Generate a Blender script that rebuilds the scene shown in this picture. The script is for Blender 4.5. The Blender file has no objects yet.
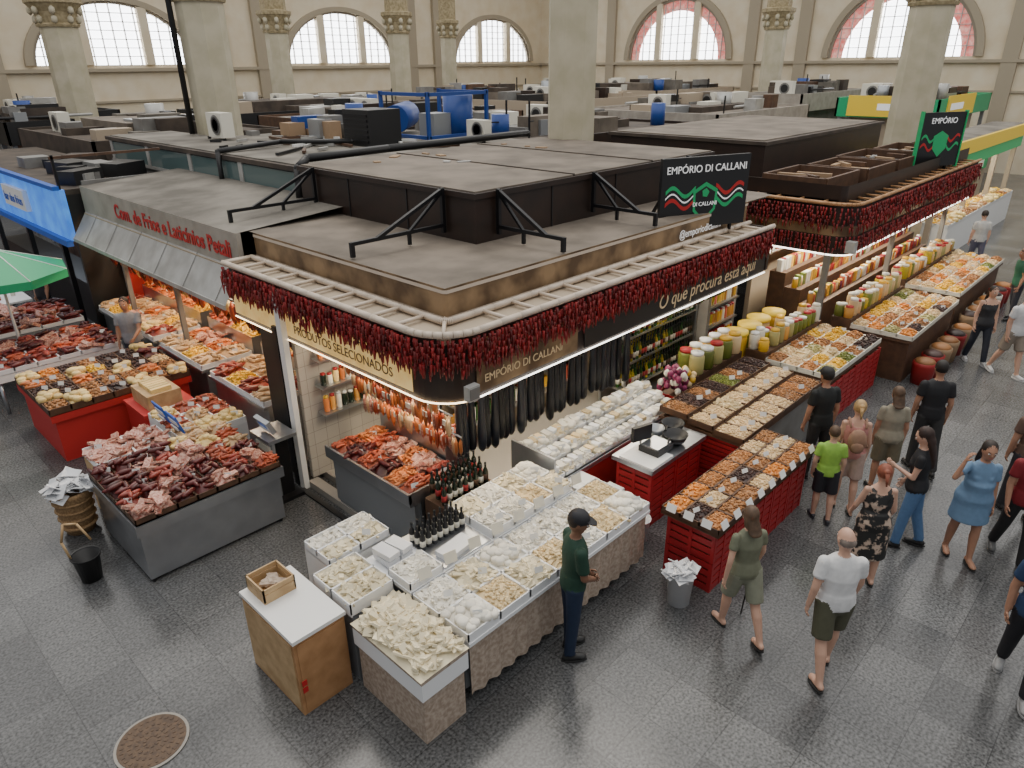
import bpy, math, random
from mathutils import Vector, Matrix
from mathutils.bvhtree import BVHTree
random.seed(7)
U=random.uniform
SC=bpy.context.scene.collection
V=Vector
# ------------------------------------------------------------------ materials
def mat(name,col,rough=.6,metal=0,col2=None,scale=12,isl=0.0,emit=0,bump=0,detail=3,contrast=(.35,.65),ecol=None):
    m=bpy.data.materials.new(name);m.use_nodes=True;nt=m.node_tree;N=nt.nodes;L=nt.links
    b=N['Principled BSDF'];b.inputs['Roughness'].default_value=rough;b.inputs['Metallic'].default_value=metal
    b.inputs['Base Color'].default_value=(*col,1)
    out=None
    if col2 is not None or bump:
        tc=N.new('ShaderNodeTexCoord');nz=N.new('ShaderNodeTexNoise');nz.inputs['Scale'].default_value=scale;nz.inputs['Detail'].default_value=detail
        L.new(tc.outputs['Object'],nz.inputs['Vector'])
        if col2 is not None:
            r=N.new('ShaderNodeValToRGB');r.color_ramp.elements[0].position=contrast[0];r.color_ramp.elements[1].position=contrast[1]
            r.color_ramp.elements[0].color=(*col,1);r.color_ramp.elements[1].color=(*col2,1)
            L.new(nz.outputs['Fac'],r.inputs['Fac']);out=r.outputs['Color']
        if bump:
            bp=N.new('ShaderNodeBump');bp.inputs['Strength'].default_value=bump;bp.inputs['Distance'].default_value=.02
            L.new(nz.outputs['Fac'],bp.inputs['Height']);L.new(bp.outputs['Normal'],b.inputs['Normal'])
    if isl:
        g=N.new('ShaderNodeNewGeometry');mr=N.new('ShaderNodeMapRange');mr.inputs['To Min'].default_value=1-isl;mr.inputs['To Max'].default_value=1+isl*.6
        L.new(g.outputs['Random Per Island'],mr.inputs['Value'])
        hs=N.new('ShaderNodeHueSaturation');hs.inputs['Color'].default_value=(*col,1)
        if out is not None:L.new(out,hs.inputs['Color'])
        L.new(mr.outputs['Result'],hs.inputs['Value']);out=hs.outputs['Color']
    if out is not None:L.new(out,b.inputs['Base Color'])
    if emit:
        b.inputs['Emission Color'].default_value=(*(ecol or col),1);b.inputs['Emission Strength'].default_value=emit
    return m
def floor_mat():
    m=bpy.data.materials.new('granite_tiles');m.use_nodes=True;nt=m.node_tree;N=nt.nodes;L=nt.links;b=N['Principled BSDF']
    tc=N.new('ShaderNodeTexCoord');br=N.new('ShaderNodeTexBrick');br.offset=0;br.inputs['Scale'].default_value=1
    br.inputs['Brick Width'].default_value=.6;br.inputs['Row Height'].default_value=.6;br.inputs['Mortar Size'].default_value=.004
    br.inputs['Color1'].default_value=(.07,.071,.073,1);br.inputs['Color2'].default_value=(.108,.109,.11,1);br.inputs['Mortar'].default_value=(.048,.048,.05,1)
    L.new(tc.outputs['Object'],br.inputs['Vector'])
    nz=N.new('ShaderNodeTexNoise');nz.inputs['Scale'].default_value=38;nz.inputs['Detail'].default_value=5;L.new(tc.outputs['Object'],nz.inputs['Vector'])
    n2=N.new('ShaderNodeTexNoise');n2.inputs['Scale'].default_value=.7;n2.inputs['Detail'].default_value=4;L.new(tc.outputs['Object'],n2.inputs['Vector'])
    mr=N.new('ShaderNodeMapRange');mr.inputs['From Min'].default_value=.3;mr.inputs['From Max'].default_value=.7;mr.inputs['To Min'].default_value=.35;mr.inputs['To Max'].default_value=1.8
    L.new(nz.outputs['Fac'],mr.inputs['Value'])
    m2=N.new('ShaderNodeMapRange');m2.inputs['From Min'].default_value=.3;m2.inputs['From Max'].default_value=.7;m2.inputs['To Min'].default_value=.72;m2.inputs['To Max'].default_value=1.28
    L.new(n2.outputs['Fac'],m2.inputs['Value'])
    mu=N.new('ShaderNodeMath');mu.operation='MULTIPLY';L.new(mr.outputs[0],mu.inputs[0]);L.new(m2.outputs[0],mu.inputs[1])
    hs=N.new('ShaderNodeHueSaturation');L.new(br.outputs['Color'],hs.inputs['Color']);L.new(mu.outputs[0],hs.inputs['Value'])
    L.new(hs.outputs['Color'],b.inputs['Base Color'])
    r2=N.new('ShaderNodeMapRange');r2.inputs['To Min'].default_value=.05;r2.inputs['To Max'].default_value=.36;L.new(n2.outputs['Fac'],r2.inputs['Value'])
    L.new(r2.outputs[0],b.inputs['Roughness'])
    return m
def tile_mat():
    m=bpy.data.materials.new('wall_tiles');m.use_nodes=True;nt=m.node_tree;N=nt.nodes;L=nt.links;b=N['Principled BSDF']
    tc=N.new('ShaderNodeTexCoord');mp=N.new('ShaderNodeMapping');mp.inputs['Rotation'].default_value=(H90_,0,0);L.new(tc.outputs['Object'],mp.inputs['Vector'])
    br=N.new('ShaderNodeTexBrick');br.offset=0;br.inputs['Scale'].default_value=1;br.inputs['Brick Width'].default_value=.2;br.inputs['Row Height'].default_value=.2;br.inputs['Mortar Size'].default_value=.004
    br.inputs['Color1'].default_value=(.5,.47,.42,1);br.inputs['Color2'].default_value=(.46,.43,.38,1);br.inputs['Mortar'].default_value=(.3,.28,.25,1)
    L.new(mp.outputs[0],br.inputs['Vector']);L.new(br.outputs['Color'],b.inputs['Base Color']);b.inputs['Roughness'].default_value=.25
    return m
H90_=math.pi/2
M={}
def D(n,*a,**k): M[n]=mat(n,*a,**k);return M[n]
M['tile']=tile_mat()
D('wall',(.72,.61,.43),.8,col2=(.78,.69,.53),scale=1.2)
D('trim',(.4,.34,.25),.8)
D('column',(.52,.47,.35),.7,col2=(.43,.39,.27),scale=2)
D('capital',(.4,.33,.2),.7,col2=(.24,.19,.1),scale=9)
D('glassglow',(.9,.93,1),.5,emit=7,ecol=(.95,.97,1))  # panes emit white light themselves, in place of bright daylight outside
D('stained',(.6,.12,.1),.5,col2=(.9,.7,.6),scale=5,emit=.6,ecol=(.8,.2,.18))  # emission built into the coloured glass, in place of daylight through it
D('mullion',(.32,.28,.22),.6)
D('mullionthin',(.6,.58,.55),.6)
D('white',(.82,.82,.8),.5)
D('styro',(.84,.85,.86),.6)
D('steel',(.55,.57,.6),.28,metal=.9,col2=(.45,.47,.5),scale=3)
D('steeldull',(.36,.38,.4),.4,metal=.6)
D('black',(.012,.012,.013),.45)
D('blackm',(.012,.012,.014),.4,metal=.3)
D('dkbrown',(.03,.016,.011),.45,col2=(.02,.012,.009),scale=3)
D('rooftop',(.2,.165,.13),.8,col2=(.11,.09,.07),scale=1.6,detail=6)
D('rooftop2',(.22,.2,.17),.85,col2=(.1,.09,.075),scale=1.3,detail=6)
D('roofdark',(.04,.03,.024),.8,col2=(.08,.06,.045),scale=2)
D('galv',(.5,.5,.48),.45,metal=.3,col2=(.36,.35,.33),scale=2.5)
D('fascb',(.4,.36,.31),.6,col2=(.3,.27,.23),scale=3)
D('rail',(.62,.52,.42),.5)
D('sepia',(.1,.058,.028),.45,col2=(.32,.21,.11),scale=2.6,detail=3)
D('gold',(.45,.26,.07),.45,col2=(.75,.55,.27),scale=3.5,emit=.45,ecol=(.9,.6,.2))  # faint emission added so the fascia panel looks lit
D('led',(1,1,1),.5,emit=5,ecol=(1,.95,.85))
D('ledwarm',(1,.85,.6),.5,emit=5,ecol=(1,.75,.45))
D('chili',(.23,.008,.009),.42,isl=.65)
D('redtxt',(.5,.02,.02),.5)
D('whitetxt',(.85,.85,.85),.5,emit=.3)
D('greentxt',(.02,.35,.12),.5,emit=.1)
D('goldtxt',(.65,.5,.3),.5,emit=.1)
D('crate',(.38,.018,.022),.45)
D('redcloth',(.5,.025,.022),.6)
D('wood',(.48,.26,.12),.6,col2=(.37,.19,.08),scale=6)
D('woodlt',(.55,.38,.2),.6,col2=(.42,.27,.13),scale=8)
D('wooddk',(.11,.055,.028),.6,col2=(.07,.035,.02),scale=7)
D('lace',(.5,.41,.33),.8,col2=(.33,.25,.19),scale=24)
D('wicker',(.4,.25,.12),.8,col2=(.22,.13,.06),scale=45)
D('cod',(.78,.69,.48),.7,isl=.28)
D('cod2',(.82,.78,.68),.7,isl=.2)
D('codyel',(.74,.58,.33),.7,isl=.28)
D('meatdk',(.1,.013,.012),.35,isl=.55)
D('meat',(.28,.04,.025),.38,isl=.45)
D('meatfat',(.36,.1,.07),.4,col2=(.72,.45,.35),scale=35,isl=.25)
D('saus',(.4,.075,.03),.4,isl=.4)
D('sausor',(.62,.19,.05),.4,isl=.4)
D('sauspale',(.6,.4,.22),.45,isl=.25)
D('cheese',(.78,.58,.24),.5,isl=.25)
D('nut',(.38,.17,.058),.5,isl=.5)
D('almond',(.48,.2,.06),.5,isl=.4)
D('cashew',(.72,.52,.28),.5,isl=.22)
D('raisin',(.05,.02,.015),.45,isl=.5)
D('apricot',(.72,.26,.04),.4,isl=.3)
D('yellow',(.82,.48,.03),.4,isl=.25)
D('olive',(.17,.2,.03),.35,isl=.35)
D('fruitred',(.5,.02,.02),.35,isl=.4)
D('fruitgrn',(.2,.28,.05),.4,isl=.3)
D('pistach',(.4,.36,.14),.5,isl=.3)
D('jamon',(.02,.024,.033),.3,isl=.6)
D('bottledk',(.012,.022,.012),.15)
D('bottlegr',(.03,.12,.02),.15)
D('oil',(.5,.4,.03),.15,isl=.3)
D('label',(.75,.72,.62),.5)
D('labelred',(.4,.03,.03),.5)
D('jar',(.55,.27,.06),.25,isl=.7)
D('jar2',(.5,.1,.05),.3,isl=.7)
D('bagpurple',(.25,.03,.1),.3,isl=.4)
D('blue',(.015,.09,.42),.5,emit=.1)
D('bluelit',(.1,.35,.8),.5,col2=(.015,.06,.35),scale=2.5,emit=.7,ecol=(.06,.25,.8))
D('bluemach',(.015,.06,.27),.4)
D('green',(.02,.38,.16),.5)
D('greenlit',(.03,.35,.12),.5,emit=.25)
D('yellowp',(.75,.52,.04),.5,emit=.15)
D('manhole',(.13,.085,.055),.6,metal=.4,col2=(.08,.055,.04),scale=30)
D('plasticwh',(.75,.76,.78),.3)
D('greywall',(.22,.22,.21),.7,col2=(.15,.14,.13),scale=2)
D('beige',(.42,.34,.25),.7)
D('glass',(.1,.15,.15),.08)
D('redpanel',(.3,.015,.015),.5)
D('interior',(.1,.06,.04),.7,col2=(.2,.12,.07),scale=5)
D('kerb',(.3,.28,.25),.6)
D('eyew',(.8,.8,.8),.3);D('eyeb',(.02,.012,.01),.3);D('lips',(.4,.12,.1),.5)
D('cardboard',(.33,.22,.13),.8)
FLOOR=floor_mat()
# ------------------------------------------------------------------ mesh builder
def _ico(s):
    import bmesh
    bm=bmesh.new();bmesh.ops.create_icosphere(bm,subdivisions=s,radius=1)
    v=[tuple(x.co) for x in bm.verts];f=[[y.index for y in x.verts] for x in bm.faces];bm.free();return v,f
ICO={1:_ico(1),2:_ico(2),3:_ico(3)}
class MB:
    def __init__(s): s.v=[];s.f=[];s.m=[];s.sm=[];s.ml=[]
    def mi(s,m):
        if m not in s.ml:s.ml.append(m)
        return s.ml.index(m)
    def add(s,vs,fs,m,smooth=False):
        o=len(s.v);k=s.mi(m);s.v.extend(vs)
        for f in fs:s.f.append([i+o for i in f]);s.m.append(k);s.sm.append(smooth)
    def box(s,x0,x1,y0,y1,z0,z1,m):
        s.add([(x0,y0,z0),(x1,y0,z0),(x1,y1,z0),(x0,y1,z0),(x0,y0,z1),(x1,y0,z1),(x1,y1,z1),(x0,y1,z1)],
              [(0,3,2,1),(4,5,6,7),(0,1,5,4),(1,2,6,5),(2,3,7,6),(3,0,4,7)],m)
    def obox(s,c,size,m,rz=0,rx=0,ry=0):
        Rm=Matrix.Rotation(rz,3,'Z')@Matrix.Rotation(ry,3,'Y')@Matrix.Rotation(rx,3,'X');c=V(c)
        vs=[tuple(c+Rm@V((a*size[0]/2,b*size[1]/2,d*size[2]/2))) for d in(-1,1) for a,b in((-1,-1),(1,-1),(1,1),(-1,1))]
        s.add(vs,[(0,3,2,1),(4,5,6,7),(0,1,5,4),(1,2,6,5),(2,3,7,6),(3,0,4,7)],m)
    def cyl(s,p0,p1,r0,r1,m,n=10,smooth=True):
        p0=V(p0);p1=V(p1);d=(p1-p0)
        if d.length<1e-6:return
        d.normalize();a=d.orthogonal().normalized();b=d.cross(a);vs=[]
        for p,r in((p0,r0),(p1,r1)):
            for i in range(n):
                t=2*math.pi*i/n;vs.append(tuple(p+a*math.cos(t)*r+b*math.sin(t)*r))
        o=len(s.v)
        s.add(vs,[(i,(i+1)%n,n+(i+1)%n,n+i) for i in range(n)],m,smooth)
        k=s.mi(m)
        s.f.append([o+n-1-i for i in range(n)]);s.m.append(k);s.sm.append(False)
        s.f.append([o+n+i for i in range(n)]);s.m.append(k);s.sm.append(False)
    def bar(s,p0,p1,w,m):
        s.cyl(p0,p1,w*.7,w*.7,m,4,False)
    def lathe(s,x,y,z,prof,m,n=12,smooth=True,a0=0):
        vs=[];fs=[]
        for r,h in prof:
            for i in range(n):
                t=2*math.pi*i/n+a0;vs.append((x+r*math.cos(t),y+r*math.sin(t),z+h))
        for j in range(len(prof)-1):
            for i in range(n):fs.append((j*n+i,j*n+(i+1)%n,(j+1)*n+(i+1)%n,(j+1)*n+i))
        fs.append(tuple(range(n))[::-1]);fs.append(tuple((len(prof)-1)*n+i for i in range(n)))
        s.add(vs,fs,m,smooth)
    def ell(s,c,r,m,sub=1,Rm=None,smooth=True):
        v,f=ICO[sub];c=V(c)
        if Rm is None: vs=[(c.x+a*r[0],c.y+b*r[1],c.z+d*r[2]) for a,b,d in v]
        else: vs=[tuple(c+Rm@V((a*r[0],b*r[1],d*r[2]))) for a,b,d in v]
        s.add(vs,f,m,smooth)
    def loft(s,rings,m,n=14):
        vs=[];fs=[]
        for c,a,b in rings:
            for i in range(n):
                t=2*math.pi*i/n;vs.append(tuple(c+a*math.cos(t)+b*math.sin(t)))
        for j in range(len(rings)-1):
            for i in range(n):fs.append((j*n+i,j*n+(i+1)%n,(j+1)*n+(i+1)%n,(j+1)*n+i))
        fs.append(tuple(range(n))[::-1]);fs.append(tuple((len(rings)-1)*n+i for i in range(n)))
        s.add(vs,fs,m,True)
    def build(s,name,parent=None):
        me=bpy.data.meshes.new(name);me.from_pydata(s.v,[],s.f)
        for m in s.ml:me.materials.append(M[m] if isinstance(m,str) else m)
        me.polygons.foreach_set('material_index',s.m);me.polygons.foreach_set('use_smooth',s.sm);me.update()
        ob=bpy.data.objects.new(name,me);SC.objects.link(ob)
        if parent:ob.parent=parent
        return ob
def empty(name):
    e=bpy.data.objects.new(name,None);SC.objects.link(e);return e
def text(name,body,loc,size,m,rot,parent=None,ext=.004,align='LEFT',shear=0,off=0):
    t=bpy.data.curves.new(name,'FONT');t.body=body;t.size=size;t.extrude=ext;t.align_x=align;t.shear=shear;t.offset=off;t.materials.append(M[m])
    o=bpy.data.objects.new(name,t);o.location=loc;o.rotation_euler=rot;SC.objects.link(o)
    if parent:o.parent=parent
    return o
H90=math.pi/2
FRONT=(H90,0,0);LEFT=(H90,0,-H90)
ch=random.choice
# ------------------------------------------------------------------ goods helpers
GOODS={'cod':('cod','slab',.085),'cod2':('cod2','slab',.065),'codyel':('codyel','slab',.07),'codchip':('codyel','nut',.04),'meatdk':('meatdk','log',.17),'meat':('meat','log',.15),
'meatfat':('meatfat','slab',.15),'saus':('saus','log',.12),'sausor':('sausor','log',.1),'sauspale':('sauspale','log',.13),'cheese':('cheese','big',.09),'whcheese':('cod2','big',.1),
'nut':('nut','nut',.035),'almond':('almond','nut',.032),'cashew':('cashew','nut',.035),'raisin':('raisin','nut',.035),'apricot':('apricot','nut',.045),
'yellow':('yellow','nut',.045),'olive':('olive','nut',.035),'fruitred':('fruitred','nut',.045),'fruitgrn':('fruitgrn','nut',.045),'pistach':('pistach','nut',.035)}
def heap(mb,x0,x1,y0,y1,z,kind,hump=.05,dens=1.0,sz=1.0,cap=260):
    mn,sh,size=GOODS[kind];size*=sz
    G=5;vs=[];fs=[]
    def hz(u,v): return z+hump*(math.sin(math.pi*u)*math.sin(math.pi*v))**.6
    for j in range(G+1):
        for i in range(G+1):
            u=i/G;v=j/G;vs.append((x0+(x1-x0)*u,y0+(y1-y0)*v,hz(min(max(u,.001),.999),min(max(v,.001),.999))))
    for j in range(G):
        for i in range(G):a=j*(G+1)+i;fs.append((a,a+1,a+G+2,a+G+1))
    mb.add(vs,fs,mn,True)
    cover={'nut':1.1,'slab':.55,'log':.42,'big':.8}[sh]
    n=int(min(cap,dens*(x1-x0)*(y1-y0)/(size*size*cover*.75)))
    for k in range(n):
        u=U(.05,.95);v=U(.05,.95);x=x0+(x1-x0)*u;y=y0+(y1-y0)*v;h=hz(u,v);s=size*U(.8,1.2)
        if sh=='nut': mb.ell((x,y,h+s*.15),(s*.55,s*.4,s*.35),mn,1,Matrix.Rotation(U(0,6),3,'Z'))
        elif sh=='big': mb.lathe(x,y,h-.02,[(s*.35,0),(s*.5,s*.1),(s*.5,s*.5),(s*.35,s*.62)],mn,9)
        elif sh=='slab': mb.obox((x,y,h+s*.12),(s*U(.7,1.5),s*U(.3,.8),s*U(.12,.26)),mn,U(0,6),U(-.6,.6),U(-.6,.6))
        else: mb.ell((x,y,h+s*.12),(s*.55,s*.17,s*.17),mn,2 if s>.09 else 1,Matrix.Rotation(U(-.35,.35)+(H90 if (k%3==0) else .1),3,'Z'))
def tag(mb,x,y,z,s=.09):
    mb.obox((x,y,z),(s,.004,s*.7),'white',U(-.9,-.3),-.35)
def comps(mb,x0,x1,y0,y1,z,nx,ny,goods,wall='styro',h=.07,hump=.05,sz=1,dens=1,tags=.6,seq=False):
    dx=(x1-x0)/nx;dy=(y1-y0)/ny;k=0
    mb.box(x0,x1,y0,y1,z-.03,z,wall)
    for i in range(nx):
        for j in range(ny):
            a=x0+i*dx;b=y0+j*dy;t=.012
            mb.box(a,a+dx,b,b+t,z,z+h,wall);mb.box(a,a+dx,b+dy-t,b+dy,z,z+h,wall)
            mb.box(a,a+t,b,b+dy,z,z+h,wall);mb.box(a+dx-t,a+dx,b,b+dy,z,z+h,wall)
            g=goods[k%len(goods)] if seq else ch(goods);k+=1
            heap(mb,a+t,a+dx-t,b+t,b+dy-t,z+h*.6,g,hump,dens,sz)
            if random.random()<tags: tag(mb,a+dx*U(.3,.7),b+dy*.25,z+h+.06)
def crate(mb,x0,x1,y0,y1,z0,z1,m='crate'):
    mb.box(x0,x1,y0,y1,z0,z0+.02,m);n=4;hh=(z1-z0)/n;t=.012
    for i in range(n):
        a=z0+i*hh+hh*.15;b=z0+(i+1)*hh-hh*.12
        mb.box(x0,x1,y0,y0+t,a,b,m);mb.box(x0,x1,y1-t,y1,a,b,m);mb.box(x0,x0+t,y0,y1,a,b,m);mb.box(x1-t,x1,y0,y1,a,b,m)
    for x in(x0,(x0+x1)/2-.02,x1-.04):
        mb.box(x,x+.04,y0-.006,y0+t,z0,z1,m);mb.box(x,x+.04,y1-t,y1+.006,z0,z1,m)
    for y in(y0,(y0+y1)/2-.02,y1-.04):
        mb.box(x0-.006,x0+t,y,y+.04,z0,z1,m);mb.box(x1-t,x1+.006,y,y+.04,z0,z1,m)
    mb.box(x0+.03,x1-.03,y0+.03,y1-.03,z0+.02,z1-.03,'wooddk')
def crates(mb,x0,x1,y0,y1,nx,nz,h):
    dx=(x1-x0)/nx
    for i in range(nx):
        for k in range(nz): crate(mb,x0+i*dx+.01,x0+(i+1)*dx-.01,y0,y1,k*h,(k+1)*h-.01)
def bottle(mb,x,y,z,h=.3,r=.035,m='bottledk',lab='label',n=8,capm='black'):
    mb.lathe(x,y,z,[(r*.9,0),(r,.01),(r,h*.55),(r*.85,h*.64),(r*.38,h*.76),(r*.35,h*.9)],m,n)
    mb.lathe(x,y,z+h*.9,[(r*.42,0),(r*.42,h*.1)],capm,n)
    mb.lathe(x,y,z+h*.18,[(r*1.03,0),(r*1.03,h*.28)],lab,n)
def jar(mb,x,y,z,h,r,m,lid='white'):
    mb.lathe(x,y,z,[(r*.9,0),(r,h*.06),(r,h*.8),(r*.8,h*.88)],m,10);mb.lathe(x,y,z+h*.87,[(r*.85,0),(r*.85,h*.13)],lid,10)
# ------------------------------------------------------------------ room shell
fl=MB();fl.add([(-8,-10,0),(46,-10,0),(46,41,0),(-8,41,0)],[(0,1,2,3)],FLOOR);fl.build('floor')
def wallpt(axis,c,t,z,d=0):
    return (t,c+d,z) if axis=='y' else (c+d,t,z)
def wall(name,axis,c,t0,t1,wins,w,hh,ztop,sill):
    mb=MB();edges=[t0]
    for cw in wins:
        for i in range(25):edges.append(cw-w/2+w*i/24)
    edges.append(t1);edges=sorted(edges)
    def top(t):
        for cw in wins:
            q=abs(t-cw)/(w/2)
            if q<=1.0001:return sill+hh*math.sqrt(max(0,1-q*q))
        return None
    for a,b in zip(edges[:-1],edges[1:]):
        if b-a<1e-6:continue
        mid=(a+b)/2;inside=any(abs(mid-cw)<w/2 for cw in wins)
        def q(z0a,z0b,z1a,z1b):
            mb.add([wallpt(axis,c,a,z0a),wallpt(axis,c,b,z0b),wallpt(axis,c,b,z1b),wallpt(axis,c,a,z1a)],[(0,1,2,3)],'wall')
        if inside:
            q(0,0,sill,sill);q(top(a),top(b),ztop,ztop)
        else:q(0,0,ztop,ztop)
    mb.build(name)
    tr=MB()
    def tb(ta,tb_,za,zb,d):
        x=sorted([wallpt(axis,c,ta,0)[0],wallpt(axis,c,tb_,0,-d)[0]]);y=sorted([wallpt(axis,c,ta,0)[1],wallpt(axis,c,tb_,0,-d)[1]])
        tr.box(x[0],x[1],y[0],y[1],za,zb,'trim')
    tb(t0,t1,sill-.3,sill-.15,.25);tb(t0,t1,sill-1.7,sill-1.6,.12)
    for cw in wins:
        for e in(cw-w/2-1.9,cw+w/2+1.2): 
            if e>t0 and e<t1-.7: tb(e,e+.7,0,ztop,.22)
    tr.build('trim_1' if axis=='y' else 'trim_2')
def window(idx,axis,c,cw,w,hh,sill,stain):
    e=empty('window_%d'%idx);fr=MB();gl=MB();st=MB()
    S=28
    def arc(s,i): a=math.pi*i/S;return cw-math.cos(a)*w/2*s, sill+math.sin(a)*hh*s
    def ringband(mbx,s0,s1,m,d0,d1):
        for i in range(S):
            a0=arc(s0,i);a1=arc(s0,i+1);b0=arc(s1,i);b1=arc(s1,i+1)
            P=[wallpt(axis,c,a0[0],a0[1],d0),wallpt(axis,c,a1[0],a1[1],d0),wallpt(axis,c,b1[0],b1[1],d0),wallpt(axis,c,b0[0],b0[1],d0)]
            Q=[wallpt(axis,c,a0[0],a0[1],d1),wallpt(axis,c,a1[0],a1[1],d1),wallpt(axis,c,b1[0],b1[1],d1),wallpt(axis,c,b0[0],b0[1],d1)]
            mbx.add(P+Q,[(0,1,2,3),(4,7,6,5),(0,4,5,1),(3,2,6,7),(0,3,7,4),(1,5,6,2)],m)
    ringband(fr,1.0,1.09,'trim',-.22,.05);ringband(fr,.96,1.0,'mullion',-.08,.1)
    if stain: ringband(st,.8,.96,'stained',.08,.12)
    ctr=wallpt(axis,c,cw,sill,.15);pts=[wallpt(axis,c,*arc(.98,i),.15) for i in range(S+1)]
    gl.add([ctr]+pts,[(0,i+1,i+2) for i in range(S)],'glassglow')
    def bar(t,z0,z1,wd,dd=.1):
        x=sorted([wallpt(axis,c,t-wd/2,0,-dd)[0],wallpt(axis,c,t+wd/2,0,.1)[0]]);y=sorted([wallpt(axis,c,t-wd/2,0,-dd)[1],wallpt(axis,c,t+wd/2,0,.1)[1]])
        fr.box(x[0],x[1],y[0],y[1],z0,z1,'wall' if wd>.2 else 'mullionthin')
    def hbar(z,t0,t1):
        x=sorted([wallpt(axis,c,t0,0,-.02)[0],wallpt(axis,c,t1,0,.1)[0]]);y=sorted([wallpt(axis,c,t0,0,-.02)[1],wallpt(axis,c,t1,0,.1)[1]])
        fr.box(x[0],x[1],y[0],y[1],z-.018,z+.018,'mullionthin')
    for q in(-1,1): bar(cw+q*w*.19,sill,sill+hh*math.sqrt(1-.38**2),.42,.2)
    n=14
    for i in range(1,n):
        t=cw-w/2+w*i/n;z=sill+hh*math.sqrt(1-(2*i/n-1)**2)*.97;bar(t,sill,z,.04,.02)
    for k in range(1,7):
        z=hh*k/7.3;hw=w/2*math.sqrt(1-(z/hh)**2)*.97;hbar(sill+z,cw-hw,cw+hw)
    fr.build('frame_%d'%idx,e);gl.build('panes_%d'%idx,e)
    if stain:st.build('stained_glass_%d'%idx,e)
LW=40;RW=45;SILL=5.55
wall('wall_left','y',LW,-8,RW,[1.4,14.2,27,39.8],7.5,2.75,15,SILL)
wall('wall_right','x',RW,-9,LW,[.4,14.2,28],7.5,3.6,15,SILL)
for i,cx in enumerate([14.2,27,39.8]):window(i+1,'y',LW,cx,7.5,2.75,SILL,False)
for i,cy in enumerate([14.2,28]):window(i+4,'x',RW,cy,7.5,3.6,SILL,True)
def column(x,y,w):
    mb=MB();r=w/2/math.cos(math.pi/8)
    a=math.pi/8
    mb.lathe(x,y,0,[(r*1.25,0),(r*1.25,.5),(r*1.1,.62),(r,.7),(r,6.9)],'column',8,False,a)
    mb.lathe(x,y,6.85,[(r*1.1,0),(r*1.15,.08),(r*1.02,.15),(r*1.12,.5),(r*1.4,.75),(r*1.5,.8),(r*1.5,.95),(r*1.1,1.0),(r*1.1,7)],'capital',8,False,a)
    for k in range(8):
        t=a+k*math.pi/4
        for zz,rr in((7.1,1.08),(7.4,1.25)):
            mb.ell((x+r*rr*math.cos(t),y+r*rr*math.sin(t),zz),(.12,.12,.17),'column',1)
    mb.build('stone_column')
for c in [(12.42,10.18,.94),(8.6,18.45,1.0),(25,7.2,1.1),(38.1,18,1.0),(24.9,31.8,1.0),(19.6,34.4,1.0),(9.8,33,1.2),(36.5,29.5,.9),(32,36,.9)]:column(*c)
# ------------------------------------------------------------------ main stall canopy
def cpath(off,x0=4.15,y0=4.95,ye=9.5,xe=11.3,rad=.5,step=.08):
    r=max(.05,rad-off);X=x0+off;Y=y0+off;P=[]
    P.append((X,ye));n=int((ye-Y-r)/step)
    for i in range(1,n+1):P.append((X,ye-(ye-Y-r)*i/n))
    for i in range(1,8):
        a=math.pi+H90*i/8;P.append((X+r+r*math.cos(a),Y+r+r*math.sin(a)))
    n=int((xe-X-r)/step)
    for i in range(n+1):P.append((X+r+(xe-X-r)*i/n,Y))
    return P
def ribbon(mb,P,z0,z1,m,P2=None):
    P2=P2 or P;n=len(P)
    mb.add([(x,y,z0) for x,y in P]+[(x,y,z1) for x,y in P2],[(i,i+1,n+i+1,n+i) for i in range(n-1)],m)
def fringe(mb,P,z,drop=.3,sp=.05):
    for (a,b) in zip(P[:-1],P[1:]):
        d=math.hypot(b[0]-a[0],b[1]-a[1]);k=max(1,round(d/sp))
        for i in range(k):
            x=a[0]+(b[0]-a[0])*i/k;y=a[1]+(b[1]-a[1])*i/k;h=z;dd=drop*U(.8,1.12)
            while h>z-dd:
                l=U(.09,.13);jx=U(-.02,.02);jy=U(-.02,.02)
                mb.cyl((x+jx,y+jy,h),(x+jx*1.5,y+jy*1.5,h-l),.018,.006,'chili',5);h-=l*.62
A=empty('delicatessen_stall')
mb=MB()
for off in(0,.42):
    P=cpath(off,step=.3)
    for a,b in zip(P[:-1],P[1:]):mb.cyl((a[0],a[1],3.03),(b[0],b[1],3.03),.04,.04,'rail',6)
for y in [5.7+i*.42 for i in range(10)]:mb.cyl((4.15,y,3.03),(4.57,y,3.03),.025,.025,'rail',6)
for x in [5.1+i*.45 for i in range(14)]:mb.cyl((x,4.95,3.03),(x,5.37,3.03),.025,.025,'rail',6)
mb.cyl((4.15,9.5,3.03),(4.57,9.5,3.03),.035,.035,'rail',6);mb.cyl((4.32,5.12,3.03),(4.68,5.5,3.03),.022,.022,'rail',6)
mb.build('ladder_rail',A)
mb=MB();fringe(mb,cpath(-.04,step=.1),2.98,.31,.045);fringe(mb,cpath(.0,step=.1),2.93,.3,.06);mb.build('hanging_dried_peppers',A)
mb=MB()
ribbon(mb,cpath(.07),2.26,2.97,'dkbrown')
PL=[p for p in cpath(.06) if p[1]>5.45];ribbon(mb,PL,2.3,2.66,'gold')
PR=[p for p in cpath(.055) if 4.6<p[0]<6.4 and p[1]<5.45];ribbon(mb,PR,2.3,2.9,'sepia')
ribbon(mb,cpath(.5),3.0,3.36,'sepia');ribbon(mb,cpath(.49),3.3,3.34,'rail');ribbon(mb,cpath(.49),3.02,3.05,'rail')
mb.box(4.9,12.3,5.6,10.1,3.28,3.36,'rooftop');mb.add([(4.65,5.45,3.36),(4.95,5.75,3.37),(4.95,9.9,3.37),(4.65,9.9,3.36)],[(0,1,2,3)],'rooftop')
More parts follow.
